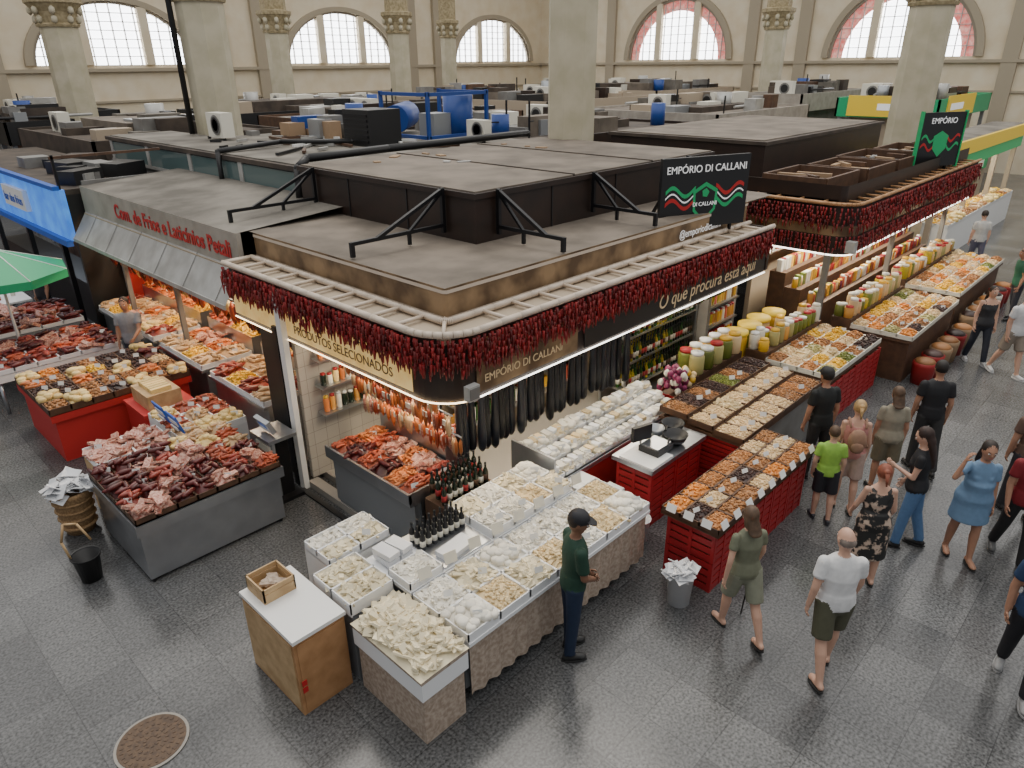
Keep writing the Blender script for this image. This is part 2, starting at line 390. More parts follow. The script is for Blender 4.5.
mb.add([(4.65,5.45,3.36),(12.2,5.45,3.36),(12.2,5.75,3.37),(4.95,5.75,3.37)],[(0,1,2,3)],'rooftop')
mb.box(4.3,11.4,5.1,9.6,2.92,2.98,'beige')
mb.box(11.25,11.33,4.97,9.6,2.3,3.0,'dkbrown')
mb.box(4.5,4.56,5.4,9.0,2.45,2.93,'interior')
mb.box(4.7,11.25,5.35,5.4,2.6,2.93,'interior')
mb.box(4.35,4.5,4.8,4.88,2.36,2.52,'galv');mb.box(4.36,4.49,4.79,4.8,2.38,2.5,'greywall')
mb.build('canopy_roof',A)
mb=MB()
P=cpath(.05,step=.3)
for a,b in zip(P[:-1],P[1:]):mb.cyl((a[0],a[1],2.25),(b[0],b[1],2.25),.01,.01,'led' if b[0]>4.7 else 'ledwarm',5)
mb.build('led_strip',A)
mb=MB();mb.box(6.45,11.22,4.985,5.0,2.3,2.66,'black');mb.build('banner',A)
text('banner_text','O que procura está aqui',(8.05,4.98,2.39),.285,'goldtxt',FRONT,A,.002,shear=.15)
text('fascia_text','EMPÓRIO DI CALLANI',(4.75,4.99,2.4),.13,'goldtxt',FRONT,A,.002)
text('side_text','PRODUTOS SELECIONADOS',(4.2,7.9,2.38),.16,'wooddk',LEFT,A,.002)
text('website_text','@emporiodicallani',(9.2,5.43,3.1),.16,'whitetxt',FRONT,A,.002)
mb=MB();x0,x1,y0,y1=6.2,12.15,6.6,10.8
mb.box(x0+.03,x1-.03,y0+.03,y1-.03,3.3,3.95,'dkbrown');mb.box(x0,x1,y0,y1,3.93,4.0,'dkbrown')
mb.box(x0+.05,x1-.05,y0+.05,y1-.05,4.0,4.02,'rooftop')
for x in(8.2,10.2):mb.box(x,x+.03,y0+.05,y1-.05,4.0,4.035,'roofdark')
for x in(7.7,9.2,10.7):mb.box(x,x+.02,y0+.018,y0+.03,3.36,3.93,'black')
for y in(8.0,9.4):mb.box(x0+.018,x0+.03,y,y+.02,3.36,3.93,'black')
mb.build('roof_box',A)
mb=MB()
def bracket(p,d):
    p=V(p);d=V(d);up=V((0,0,1))
    mb.bar(p,p+d,.045,'blackm');mb.bar(p+d*.75,p+up*.46,.045,'blackm');mb.bar(p+d-up*.16,p+d+up*.02,.05,'blackm')
    mb.bar(p+d*.4,p+up*.46-d*.02,.035,'blackm');mb.bar(p-up*.1,p+up*.48,.05,'blackm');mb.bar(p+d*.4-up*.16,p+d*.4,.04,'blackm')
for y in(10.3,7.2):bracket((6.18,y,3.54),(-1.45,0,0))
for x in(6.6,8.6,11.2):bracket((x,6.58,3.54),(0,-1.1,0))
mb.build('roof_brackets',A)
mb=MB()
mb.box(4.5,11.3,5.6,9.6,0,.1,'kerb')
mb.box(5.9,11.3,7.2,7.28,.1,2.92,'beige');mb.box(5.9,5.98,7.2,9.2,.1,2.92,'tile');mb.box(4.3,5.9,8.12,8.2,.1,2.92,'tile')
mb.box(4.12,4.2,8.08,8.2,0,2.9,'white');mb.box(4.25,4.3,8.26,8.95,0,2.5,'black');mb.box(4.12,4.16,8.24,8.34,0,2.4,'blackm')
mb.box(11.2,11.3,5.9,9.6,0,2.92,'greywall');mb.box(4.2,4.35,5.35,8.1,0,.1,'kerb');mb.box(4.05,4.12,5.3,8.1,0,.03,'black')
mb.box(6.3,11.4,9.5,9.6,0,2.95,'greywall')
mb.build('partitions',A)
mb=MB()
for z in(.6,1.0,1.4,1.8,2.2):
    mb.box(5.99,8.95,6.9,7.2,z-.03,z,'steel')
    for i in range(34):mb.obox((6.06+i*.085,7.02,z+.13),(.07,.1,U(.16,.28)),ch(['label','yellow','jar2','white','bottlegr','jar','oil','redpanel']))
for x in(6.0,7.45,8.93):mb.bar((x,6.92,.1),(x,6.92,2.5),.03,'steel')
for k,z in enumerate((1.1,1.5,1.9)):
    mb.box(4.5,5.85,7.9,8.1,z-.03,z,'steel')
    for i in range(13):jar(mb,4.58+i*.1,8.0,z,U(.14,.26),.04,ch(['jar','label','cheese','bottledk','sausor']),ch(['white','crate','yellow']))
mb.build('grocery_shelves')
mb=MB()
for i in range(7):mb.box(4.58,4.6,5.5+i*.36,5.8+i*.36,2.12,2.28,ch(['black','greentxt','wooddk']))
mb.build('price_boards',A)
S=empty('stall_sign_board')
S.location=(9.2,5.8,3.15);S.rotation_euler=(0,0,-.38)
mb=MB();mb.box(0,1.62,0,.06,0,1.05,'black');mb.bar((.2,.06,-.15),(.2,.06,.9),.04,'blackm');mb.bar((1.4,.06,-.15),(1.4,.06,.9),.04,'blackm');mb.bar((.2,.06,.7),(.2,.6,.0),.04,'blackm');mb.bar((1.4,.06,.7),(1.4,.6,.0),.04,'blackm')
sh=[(.81,.06),(1.02,.26),(1.04,.56),(.81,.68),(.58,.56),(.6,.26)]
mb.add([(a,-.006,b) for a,b in sh],[tuple(range(6))],'greentxt')
def wav(mb,x0,x1,zc,m,w=.05,ph=0):
    n=14;vs=[]
    for i in range(n+1):
        t=i/n;x=x0+(x1-x0)*t;z=zc+.07*math.sin(t*7+ph);vs+=[(x,-.004,z-w),(x,-.004,z+w)]
    mb.add(vs,[(2*i,2*i+2,2*i+3,2*i+1) for i in range(n)],m)
wav(mb,.08,.62,.56,'greentxt',.03);wav(mb,.08,.62,.47,'whitetxt',.012);wav(mb,.08,.62,.38,'redtxt',.03);wav(mb,1.0,1.54,.56,'redtxt',.03,2);wav(mb,1.0,1.54,.47,'whitetxt',.012,2);wav(mb,1.0,1.54,.38,'greentxt',.03,2)
mb.add([(.81+a*.8-.648,-.008,.37+(b-.37)*.8) for a,b in sh],[tuple(range(6))],'black')
mb.build('board',S)
text('sign_title','EMPÓRIO DI CALLANI',(.81,-.012,.83),.15,'whitetxt',FRONT,S,.003,'CENTER')
text('sign_logo','DI CALLANI',(.81,-.014,.33),.085,'whitetxt',FRONT,S,.003,'CENTER')
mb=MB();mb.cyl((.81,-.008,.52),(.81,-.012,.52),.07,.07,'greentxt',5);mb.build('star',S)
# ------------------------------------------------------------------ interior goods of stall A
mb=MB()
for i in range(31):
    x=5.05+i*.118;y=5.78+U(-.05,.05)
    mb.cyl((x,y,2.5),(x,y,2.0),.006,.006,'white',4)
    mb.lathe(x,y,1.0+U(-.05,.05),[(.025,0),(.055,.05),(.062,.22),(.05,.55),(.035,.9),(.015,1.05)],'jamon',9)
mb.cyl((4.95,5.78,2.5),(8.8,5.78,2.5),.02,.02,'steel',6)
mb.build('hanging_cured_hams')
mb=MB()
for row,(xx,zz) in enumerate(((4.62,2.08),(4.8,1.75),(4.92,1.42))):
    mb.cyl((xx,5.6,zz+.02),(xx,7.6,zz+.02),.012,.012,'steel',6)
    y=5.62
    while y<7.55:
        m=ch(['sausor','saus','sausor','meatfat','sauspale']);l=U(.2,.3)
        for q in range(2):mb.ell((xx+U(-.04,.04),y+q*.035,zz-l/2),(.03,.026,l/2),m,1)
        if random.random()<.35:mb.obox((xx-.03,y,zz-.1),(.01,.09,.07),'label')
        y+=U(.055,.085)
mb.build('hanging_sausages')
mb=MB()
mb.box(4.3,5.0,5.66,7.35,.1,.82,'steel');mb.box(4.12,4.98,5.63,7.38,.82,.86,'steel');mb.box(4.12,4.15,5.63,7.38,.86,.98,'steel')
mb.box(4.12,4.98,5.63,5.65,.86,1.0,'steel')
mb.box(4.2,4.22,5.66,7.35,.15,.78,'steeldull');mb.box(4.22,4.3,5.68,7.33,.1,.82,'steeldull')
comps(mb,4.16,4.97,5.66,7.35,.9,2,6,['meatfat','saus','sausor','meat','meatdk','sausor','saus'],'steel',.05,.09,1.0,1.2)
mb.box(5.0,5.35,6.0,7.35,.1,1.15,'steel')
comps(mb,5.01,5.35,6.02,7.35,1.18,1,6,['sausor','meatfat','cheese','saus'],'steel',.04,.07)
mb.build('meat_display_counter')
mb=MB();mb.box(4.3,5.1,5.24,5.58,0,.9,'wooddk')
for i in range(9):
    for j in range(3):bottle(mb,4.36+i*.082,5.3+j*.1,.9+j*.04,.28,.033,'bottledk',ch(['labelred','label','wooddk']))
mb.build('wine_bottle_shelf')
# ------------------------------------------------------------------ salt cod tables
mb=MB()
mb.box(2.63,3.1,3.63,4.58,.0,.55,'lace');mb.box(2.6,3.13,3.6,4.6,.55,.74,'styro')
mb.box(2.6,3.13,3.6,4.6,.74,.8,'lace')
heap(mb,2.58,3.13,3.58,4.6,.8,'cod',.16,2.0,1.2,460)
mb.build('salt_cod_crate')
mb=MB()
mb.box(3.22,6.0,3.76,4.38,.1,.72,'steeldull')
n=70;vs=[]
for i in range(n+1):
    x=3.2+2.8*i/n;vs+=[(x,3.65+.02*math.sin(i*1.3),.12),(x,3.66,.76)]
mb.add(vs,[(2*i,2*i+2,2*i+3,2*i+1) for i in range(n)],'lace',True)
mb.box(3.17,6.02,3.62,4.42,.74,.78,'styro')
comps(mb,3.17,6.02,3.63,4.42,.8,7,2,['cod2','cod','cod2','codyel','whcheese','codchip','cod'],'styro',.08,.06,1,1.3,.7)
for i in range(4):mb.cyl((3.3+i*.85,3.75,0),(3.3+i*.85,3.75,.74),.02,.02,'steel',6)
mb.build('salt_cod_table')
mb=MB()
mb.box(3.2,5.6,4.5,5.16,.0,.86,'steeldull');mb.box(3.17,5.62,4.44,5.18,.84,.88,'styro')
comps(mb,4.3,5.62,4.45,5.18,.9,4,2,['cod2','cod','codyel','whcheese'],'styro',.09,.05,1,1.2,.7)
comps(mb,3.18,3.6,4.45,4.8,.9,1,1,['cod2'],'styro',.07,.04,1,1.2,.3)
for i in range(4):mb.obox((3.3+(i%2)*.16,4.98,.94+(i//2)*.07),(.14,.26,.06),'plasticwh',.05*i)
mb.box(2.65,3.14,4.66,5.3,.0,.8,'steeldull');comps(mb,2.64,3.14,4.66,5.3,.82,1,2,['codyel','cod'],'styro',.12,.06,1,1.3,.2)
mb.box(2.85,3.6,5.32,5.8,.0,.88,'white');comps(mb,2.85,3.6,5.32,5.8,.9,2,2,['cod','cod2'],'styro',.07,.03,1.0,1,.2)
mb.build('cod_display_table')
mb=MB();mb.box(3.63,4.27,4.46,5.17,.88,.9,'steel')
for i in range(8):
    for j in range(3):bottle(mb,3.67+i*.078,4.85+j*.085,.9,.25,.032,'black','label')
mb.obox((3.9,4.6,.93),(.4,.2,.06),'plasticwh',.1);mb.build('vinegar_bottles')
mb=MB()
for i in range(8):
    x=3.35+i*.33;mb.obox((x,4.43,1.02),(.14,.006,.12),'label',-.2,-.3)
mb.build('price_cards')
mb=MB()
mb.box(2.05,2.58,4.69,5.62,.0,.86,'wood');mb.box(2.04,2.59,4.67,5.64,.86,.9,'white')
mb.box(2.042,2.05,4.72,5.6,.04,.82,'woodlt');mb.box(2.08,2.56,4.682,4.69,.04,.82,'wood')
mb.box(2.07,2.12,4.675,4.682,.35,.41,'redtxt');mb.box(2.07,2.12,4.675,4.682,.27,.33,'redtxt')
mb.build('wooden_table')
mb=MB();x0,x1,y0,y1=2.12,2.45,5.28,5.62
mb.box(x0,x1,y0,y1,.9,.92,'woodlt')
for a,b,c,d in((x0,x1,y0,y0+.015),(x0,x1,y1-.015,y1),(x0,x0+.015,y0,y1),(x1-.015,x1,y0,y1)):
    mb.box(a,b,c,d,.92,1.0,'woodlt');mb.box(a,b,c,d,1.01,1.06,'woodlt')
for i in range(5):mb.obox((U(x0+.08,x1-.08),U(y0+.08,y1-.08),.97),(.15,.1,.02),'lace',U(0,3),.2)
mb.build('wooden_crate')
mb=MB()
mb.box(5.75,8.55,4.85,5.5,.1,.68,'redpanel');mb.box(5.73,8.57,4.82,5.55,.66,.72,'steel')
for k in range(3):
    y=4.83+k*.23;z=.76+k*.09;mb.box(5.75,8.55,y,y+.23,z-.08,z,'white')
    comps(mb,5.75,8.55,y,y+.225,z,14,1,['cod2','whcheese','cod'],'styro',.05,.05,1.2,1.3,.6)
    for i in range(22):
        mb.obox((5.87+i*.12+U(-.02,.02),y+.12,z+.1),(U(.07,.1),U(.1,.14),.05),ch(['white','cod2','styro','label','codyel']),U(-.3,.3),U(-.15,.15))
mb.box(5.72,5.75,4.82,5.55,.7,1.1,'steel');mb.build('cheese_cabinet')
mb=MB()
crates(mb,6.65,7.85,4.02,4.55,2,2,.4);mb.box(6.6,7.9,3.98,4.6,.82,.88,'steel')
mb.box(6.62,7.1,4.0,4.5,.88,.9,'white');mb.build('cashier_counter')
mb=MB();mb.box(6.9,7.25,4.1,4.4,.9,.98,'black');mb.box(6.92,7.23,4.12,4.38,.98,1.0,'steel');mb.obox((6.98,4.42,1.12),(.3,.05,.2),'black',-.3);mb.cyl((7.0,4.44,.95),(7.0,4.44,1.1),.015,.015,'steel',6);mb.build('weighing_scale')
mb=MB()
for (x,y,r) in((7.42,4.18,.17),(7.68,4.38,.16),(7.4,4.47,.12)):
    mb.lathe(x,y,.88,[(r*.4,0),(r*.8,.05),(r,.14),(r*.96,.14),(r*.75,.06),(r*.2,.03)],'black' if r>.14 else 'steeldull',16)
    mb.cyl((x-r*.9,y,1.01),(x-r*.9-.16,y-.08,1.04),.015,.012,'black',6)
mb.build('frying_pans')
mb=MB()
for (x,y,z,s) in((6.05,4.66,0,.36),(6.05,4.66,.36,.36),(6.32,4.4,0,.3),(6.32,4.4,.3,.28)):
    mb.box(x-s*.5,x+s*.5,y-s*.4,y+s*.4,z,z+s*.85,'styro');mb.box(x-s*.52,x+s*.52,y-s*.42,y+s*.42,z+s*.85,z+s,'white')
mb.build('styrofoam_boxes')
def pail(name,x,y,h,r,m,rim='white',fillm=None):
    mb=MB();mb.lathe(x,y,0,[(r*.8,0),(r,h),(r*1.06,h),(r*1.06,h*.96),(r*.94,h*.96),(r*.9,h*.8)],m,20)
    mb.cyl((x-r,y,h),(x-r*.7,y-r*.5,h*.6),.006,.006,'steel',5);mb.cyl((x+r,y,h),(x-r*.7,y-r*.5,h*.6),.006,.006,'steel',5)
    if fillm:
        for i in range(40):mb.obox((x+U(-.8,.8)*r,y+U(-.8,.8)*r,h+U(-.03,.05)),(r*1.0,r*.8,.012),fillm,U(0,3),U(-.8,.8),U(-.8,.8))
    mb.build(name)
pail('plastic_bucket',6.38,3.98,.32,.14,'plasticwh')
pail('waste_bin',5.74,3.0,.42,.15,'plasticwh',fillm='plasticwh')
mb=MB();crates(mb,6.08,8.5,2.82,3.42,5,2,.4);mb.box(6.02,8.55,2.76,3.48,.81,.84,'wooddk')
comps(mb,6.02,8.55,2.76,3.48,.86,7,3,['nut','almond','nut','almond','raisin','almond','cashew','apricot'],'wooddk',.05,.04,1,1.1,0)
for i in range(9):
    x=6.12+i*.28;mb.obox((x,2.75,.95),(.13,.005,.09),'white',0,-.5);mb.obox((x,3.1,.98),(.09,.005,.05),'white',-.3,-.5)
for j in range(3):mb.obox((6.0,2.9+j*.22,.95),(.12,.005,.09),'white',-H90,-.4)
mb.build('nut_table')
mb=MB();crates(mb,8.02,8.5,3.55,4.75,1,3,.28);mb.box(8.5,10.5,3.55,4.75,.0,.8,'greywall');mb.box(8.0,10.55,3.5,4.8,.82,.86,'wooddk')
comps(mb,8.0,10.55,3.5,3.95,.88,8,1,['nut','cashew','nut','almond'],'wooddk',.06,.05,1,1,.5)
comps(mb,8.0,10.55,3.95,4.35,.92,8,1,['cashew','cheese','cashew','codyel'],'wooddk',.06,.05,1,1,.5)
comps(mb,8.0,10.55,4.35,4.8,.96,8,1,['raisin','olive','raisin','nut'],'wooddk',.06,.05,1,1,.5)
mb.build('dried_fruit_table')
mb=MB();mb.box(9.25,10.75,4.95,5.35,0,1.0,'wooddk')
for i in range(5):
    for j in range(2):jar(mb,9.4+i*.3,5.05+j*.2,1.0,.36,.12,ch(['olive','yellow','cashew','olive','pistach']),ch(['white','yellow','crate']))
mb.build('preserve_jars')
mb=MB()
crates(mb,8.62,9.0,4.85,5.25,1,3,.3);mb.box(9.0,9.2,4.9,5.2,0,.95,'wooddk')
for i in range(40):mb.ell((U(8.6,9.0),U(4.87,5.23),.95+U(0,.28)),(.06,.05,.07),ch(['bagpurple','bagpurple','bagpurple','label']),1)
for i in range(26):mb.ell((U(9.0,9.2),U(4.9,5.2),.95+U(0,.2)),(.06,.05,.06),ch(['cheese','yellow','cashew']),1)
mb.build('stacked_candy_bags')
mb=MB()
mb.box(9.0,11.15,6.6,6.62,.1,2.4,'greywall')
for z in(.5,.95,1.4,1.85):
    mb.box(9.0,11.15,6.1,6.6,z-.03,z,'steel')
    for i in range(26):
        for j in range(2):bottle(mb,9.05+i*.081,6.15+j*.12,z,.32,.034,ch(['oil','oil','bottlegr','bottledk']) if i<16 else ch(['bottledk','bottlegr']),ch(['label','labelred','label','wooddk']),6)
for x in(9.0,11.15):
    for y in(6.1,6.6):mb.bar((x,y,.1),(x,y,2.3),.03,'steel')
mb.build('olive_oil_shelf')
mb=MB()
for i in range(36):
    x=8.9+i*.06;mb.obox((x,5.45,2.02+U(-.02,.02)),(.05,.015,.22),ch(['label','black','black','bottlegr','wooddk','wooddk']))
mb.cyl((8.85,5.45,2.15),(11.1,5.45,2.15),.01,.01,'steel',5)
mb.build('hanging_packets')
# ------------------------------------------------------------------ second stall on right
B2=empty('dried_fruit_stall')
def cp2(off,step=.12):return cpath(off,13.0,4.3,11,21.3,.4,step)
mb=MB();fringe(mb,cp2(-.05),3.12,.36,.06);fringe(mb,cp2(-.04),2.62,.22,.08);mb.build('hanging_dried_peppers_b',B2)
mb=MB();ribbon(mb,cp2(.03),2.3,3.15,'dkbrown');ribbon(mb,cp2(.02),2.62,2.8,'sepia');ribbon(mb,cp2(.3),3.1,3.45,'dkbrown')
for o in(0,.35):
    P=cp2(o,.4)
    for a,b in zip(P[:-1],P[1:]):mb.cyl((a[0],a[1],3.18),(b[0],b[1],3.18),.035,.035,'wood',5)
for i in range(18):mb.cyl((13.5+i*.44,4.3,3.18),(13.5+i*.44,4.65,3.18),.02,.02,'wood',5)
for i in range(13):mb.cyl((13.0,4.9+i*.44,3.18),(13.35,4.9+i*.44,3.18),.02,.02,'wood',5)
mb.box(13.3,21.3,4.7,11,3.1,3.2,'roofdark')
for (a,b,c,d) in((13.6,15.2,5.1,6.3),(15.4,17,5.0,6.2),(17.2,19,5.0,6.3),(19.2,21,5.0,6.2)):
    for t in(0,1):
        mb.box(a,b,c+t*(d-c)-.03,c+t*(d-c)+.03,3.2,3.5,'wooddk');mb.box(a+t*(b-a)-.03,a+t*(b-a)+.03,c,d,3.2,3.5,'wooddk')
    mb.box(a+.2,b-.3,c+.2,d-.3,3.2,3.36,ch(['cardboard','roofdark','wooddk']))
    for q in range(4):mb.obox((U(a+.2,b-.2),U(c+.2,d-.2),3.42),(U(.3,.7),.1,.08),ch(['wooddk','cardboard','galv','black']),U(0,3))
mb.box(15,22,7,11,3.2,3.85,'dkbrown');mb.box(14.95,22.05,6.95,11.05,3.85,3.92,'roofdark');mb.box(15.1,21.9,7.1,10.9,3.92,3.94,'rooftop')
mb.box(13.15,21.2,4.5,10.9,2.98,3.04,'beige')
mb.box(13.9,21.2,6.4,6.5,0,3,'beige');mb.box(13.4,13.5,6.5,11,0,3,'greywall');mb.box(21.1,21.2,5.5,11,0,3,'greywall')
for x in(13.3,17,21):mb.box(x,x+.1,4.7,4.8,0,3,'greywall')
mb.box(12.85,13.0,4.15,4.3,2.4,2.6,'galv')
mb.build('canopy_roof_b',B2)
mb=MB();P=cp2(.03,.5)
for a,b in zip(P[:-1],P[1:]):mb.cyl((a[0],a[1],2.28),(b[0],b[1],2.28),.013,.013,'led',5)
mb.build('led_strip_b',B2)
text('canopy_text_b','EMPÓRIO DI CALLANI',(15.5,4.31,2.64),.16,'goldtxt',FRONT,B2,.002)
S=empty('stall_sign_board');S.location=(18.2,4.95,3.25);S.rotation_euler=(0,0,-.5)
mb=MB();mb.box(0,1.2,0,.06,0,1.15,'black')
for a in((-.03,0,-.03,1.18),(1.2,1.23,-.03,1.18)):mb.box(a[0],a[1],-.02,.07,a[2],a[3],'greentxt')
wav(mb,.06,.45,.6,'greentxt',.03);wav(mb,.06,.45,.42,'redtxt',.03);wav(mb,.75,1.14,.6,'redtxt',.03,2);wav(mb,.75,1.14,.42,'greentxt',.03,2)
mb.add([((a-.81)*.9+.6,-.006,b*.9+.15) for a,b in sh],[tuple(range(6))],'greentxt')
mb.bar((.2,.1,-.2),(.2,.1,1.0),.05,'blackm');mb.bar((1.0,.1,-.2),(1.0,.1,1.0),.05,'blackm');mb.build('board_b',S)
text('sign_title_b','EMPÓRIO',(.6,-.012,.92),.17,'whitetxt',FRONT,S,.003,'CENTER')
rng=['nut','almond','cashew','raisin','nut','cashew','yellow','pistach','cashew','nut','almond','cashew','codyel','olive','apricot','yellow']
for (a,b,c,d,nx,ny,cl) in((10.9,13.2,3.5,4.6,6,4,'crate'),(13.6,16.6,3.1,4.2,8,4,'wooddk'),(17.1,21,3.2,4.3,9,4,'wooddk')):
    mb=MB();mb.box(a+.05,b-.05,c+.05,d-.05,0,.78,cl);mb.box(a,b,c,d,.78,.84,'wooddk')
    comps(mb,a,b,c,d,.86,nx,ny,rng,'label',.06,.09,1.3,1,.4)
    if a<11:crates(mb,a,b,c-.02,c+.3,4,2,.38)
    else:
        for i in range(int((b-a)/.5)):
            x=a+.1+i*.5;mb.lathe(x+.2,c-.22,0,[(.17,0),(.2,.35),(.2,.42)],ch(['label','cardboard','redpanel']),10);mb.ell((x+.2,c-.22,.42),(.18,.18,.08),ch(['nut','cashew','almond','raisin']),2)
    mb.box(a,b,d,d+.36,0,1.0,'wooddk')
    for i in range(int((b-a)/.19)):
        for j in range(2):
            if random.random()<.9:jar(mb,a+.1+i*.19,d+.1+j*.18,1.0,U(.2,.36),.085,ch(['jar','cashew','yellow','oil','cashew','olive','pistach','label']),ch(['white','label','yellow','crate']))
    mb.build('dried_fruit_table')
mb=MB()
for k in range(3):
    y=5.0+k*.35;z=1.0+k*.28;mb.box(13.9,21,y,y+.34,0,z,'wooddk')
    for i in range(60):
        x=13.98+i*.117
        if random.random()<.6:jar(mb,x,y+.17,z,U(.18,.28),.055,ch(['jar','jar2','label','yellow','white','crate','cashew','bagpurple']),ch(['white','crate','yellow']))
        else:mb.obox((x,y+.17,z+.12),(.1,.1,.24),ch(['label','yellow','jar2','redpanel','white','fruitgrn']))
for z in(1.9,2.3):
    mb.box(13.9,21,6.1,6.4,z-.03,z,'steel')
    for i in range(60):mb.obox((13.98+i*.117,6.22,z+.13),(.1,.12,U(.18,.28)),ch(['label','yellow','jar2','redpanel','white','fruitgrn','jar','apricot']))
mb.build('stepped_jar_display')
mb=MB()
mb.box(11.6,13.0,6.2,6.6,.0,.1,'steel')
for z in(.4,.8,1.2,1.6):
    mb.box(11.6,13.0,6.2,6.6,z-.03,z,'steel')
    for i in range(14):jar(mb,11.7+i*.095,6.3,z,.25,.045,ch(['yellow','jar','oil','jar2','label']),ch(['white','crate']))
for x in(11.6,13):mb.bar((x,6.4,0),(x,6.4,1.9),.04,'steel')
mb.build('jar_shelf')
mb=MB()
for i in range(70):
    x=13.6+i*.106;mb.ell((x,4.85,2.05+U(-.04,.04)),(.05,.04,.14),ch(['sausor','yellow','jar','cashew','fruitred','label','olive']),1)
mb.cyl((13.5,4.85,2.24),(21,4.85,2.24),.015,.015,'steel',5);mb.build('hanging_snack_bags')
mb=MB()
for (x,y,m) in((10.95,5.2,'yellow'),(11.45,5.2,'olive'),(12.4,5.2,'yellow'),(11.9,5.25,'cashew')):
    mb.lathe(x,y,.0,[(.17,0),(.19,.5),(.2,1.1),(.19,1.2)],m,16);mb.lathe(x,y,1.2,[(.21,0),(.21,.06)],'yellowp',16)
mb.build('yellow_tubs')
# ------------------------------------------------------------------ left side goods
mb=MB()
mb.box(1.82,3.55,7.62,9.05,.05,.68,'steel');mb.box(1.78,3.6,7.56,9.12,.68,.82,'steel')
mb.box(1.8,3.58,7.58,9.1,.82,.84,'wooddk')
for p in((1.86,7.66),(3.5,7.66),(1.86,9.0),(3.5,9.0)):mb.cyl((p[0],p[1],0),(p[0],p[1],.06),.03,.03,'black',8)
comps(mb,1.8,2.75,7.58,9.1,.84,4,5,['meatdk','meatdk','meat','meatfat','meatdk'],'wooddk',.06,.1,1.05,1.3,.5)
comps(mb,2.75,3.58,7.58,8.35,.84,3,3,['meatfat','saus','meatdk','meat'],'wooddk',.06,.1,1,1.2,.5)
comps(mb,2.75,3.58,8.35,9.1,.84,3,3,['sauspale','saus','sauspale','cheese','meatfat'],'wooddk',.06,.1,1,1.2,.5)
mb.build('cured_meat_table')
mb=MB();x,y=1.62,9.42
mb.lathe(x,y,0,[(.17,0),(.2,.2),(.22,.45),(.25,.55),(.25,.6),(.22,.6),(.2,.5)],'wicker',16)
for z in(.08,.2,.32,.44):mb.lathe(x,y,z,[(.2+z*.06,0),(.215+z*.06,.02),(.2+z*.06,.04)],'wicker',16)
for i in range(44):mb.obox((x+U(-.2,.2),y+U(-.2,.2),.62+U(-.04,.1)),(U(.14,.24),U(.12,.2),.006),'plasticwh',U(0,3),U(-.7,.7),U(-.7,.7))
mb.build('wicker_basket')
mb=MB();mb.box(1.95,2.9,9.2,9.8,.0,.8,'woodlt');comps(mb,1.95,2.9,9.2,9.8,.82,2,2,['meatfat','sauspale'],'styro',.08,.06);mb.build('salami_box')
mb=MB();mb.box(3.0,3.95,9.2,10.35,0,.75,'plasticwh')
comps(mb,3.0,3.95,9.2,10.35,.78,3,3,['sauspale','cheese','saus'],'styro',.07,.07)
mb.build('sausage_table')
mb=MB()
for y in(9.35,9.8):mb.obox((3.02,y,1.05),(.02,.34,.28),'blue',0,0,-.3);mb.obox((3.005,y,1.06),(.02,.26,.08),'white',0,0,-.3);mb.obox((3.005,y,.97),(.02,.2,.05),'white',0,0,-.3)
mb.build('price_signs')
mb=MB();mb.box(3.68,3.72,7.95,8.4,.15,.95,'steeldull');mb.box(3.66,3.68,8.0,8.36,.55,.9,'label');mb.box(3.66,3.68,8.0,8.36,.2,.5,'bluemach')
mb.box(3.64,4.05,7.95,8.45,.95,1.0,'steel');mb.obox((3.75,8.2,1.14),(.06,.34,.2),'steeldull',0,0,-.4);mb.obox((3.715,8.2,1.15),(.01,.2,.08),'blue',0,0,-.4)
mb.box(3.8,3.98,8.1,8.3,0,.95,'blackm');mb.box(3.66,4.05,7.97,8.43,0,.05,'blackm');mb.build('floor_scale')
mb=MB();mb.box(2.05,4.05,11.45,13.15,0,.7,'redcloth');mb.box(2.0,4.1,11.4,13.2,.68,.8,'redcloth')
comps(mb,2.0,4.1,11.4,13.2,.82,7,5,['nut','apricot','raisin','yellow','cheese','meatdk','sausor','cashew','raisin','nut','nut'],'wooddk',.08,.06,1.4,1,.5)
mb.build('dried_fruit_table')
mb=MB();mb.box(3.0,3.75,10.5,11.3,0,.7,'redcloth');mb.box(2.98,3.77,10.47,11.32,.7,.76,'redcloth');mb.box(3.1,3.6,10.55,11.2,.76,1.0,'woodlt')
for i in range(6):mb.obox((3.35,10.65+i*.09,1.03),(.3,.07,.07),'cheese')
mb.build('cheese_box')
mb=MB();mb.box(1.8,3.9,13.9,15.4,.6,.74,'white')
for p in((1.9,14),(3.8,14),(1.9,15.3),(3.8,15.3)):mb.cyl((p[0],p[1],0),(p[0],p[1],.6),.03,.03,'steel',8)
comps(mb,1.8,3.9,13.9,15.4,.76,6,5,['meat','meatfat','meatdk','saus','meatdk'],'styro',.06,.08,1.3,1,.4);mb.build('butcher_table')
mb=MB();mb.box(1.6,3.9,16,17.6,.0,.74,'steeldull');comps(mb,1.6,3.9,16,17.6,.76,6,5,['meat','meatfat','meatdk','saus'],'styro',.06,.08,1.5,1,.4);mb.build('butcher_table')
mb=MB();mb.box(2.1,3.6,18.5,20.5,.7,.74,'white')
for p in((2.2,18.6),(3.5,18.6),(2.2,20.4),(3.5,20.4)):mb.cyl((p[0],p[1],0),(p[0],p[1],.7),.03,.03,'steel',8)
for i in range(10):jar(mb,U(2.3,3.4),U(18.7,20.3),.74,.25,.05,ch(['bottlegr','label','jar2']))
mb.build('white_table')
Bs=empty('cold_cuts_stall')
mb=MB()
YB0,YB1=9.62,16.1
mb.box(4.45,4.52,YB0,YB1,2.85,3.36,'fascb')
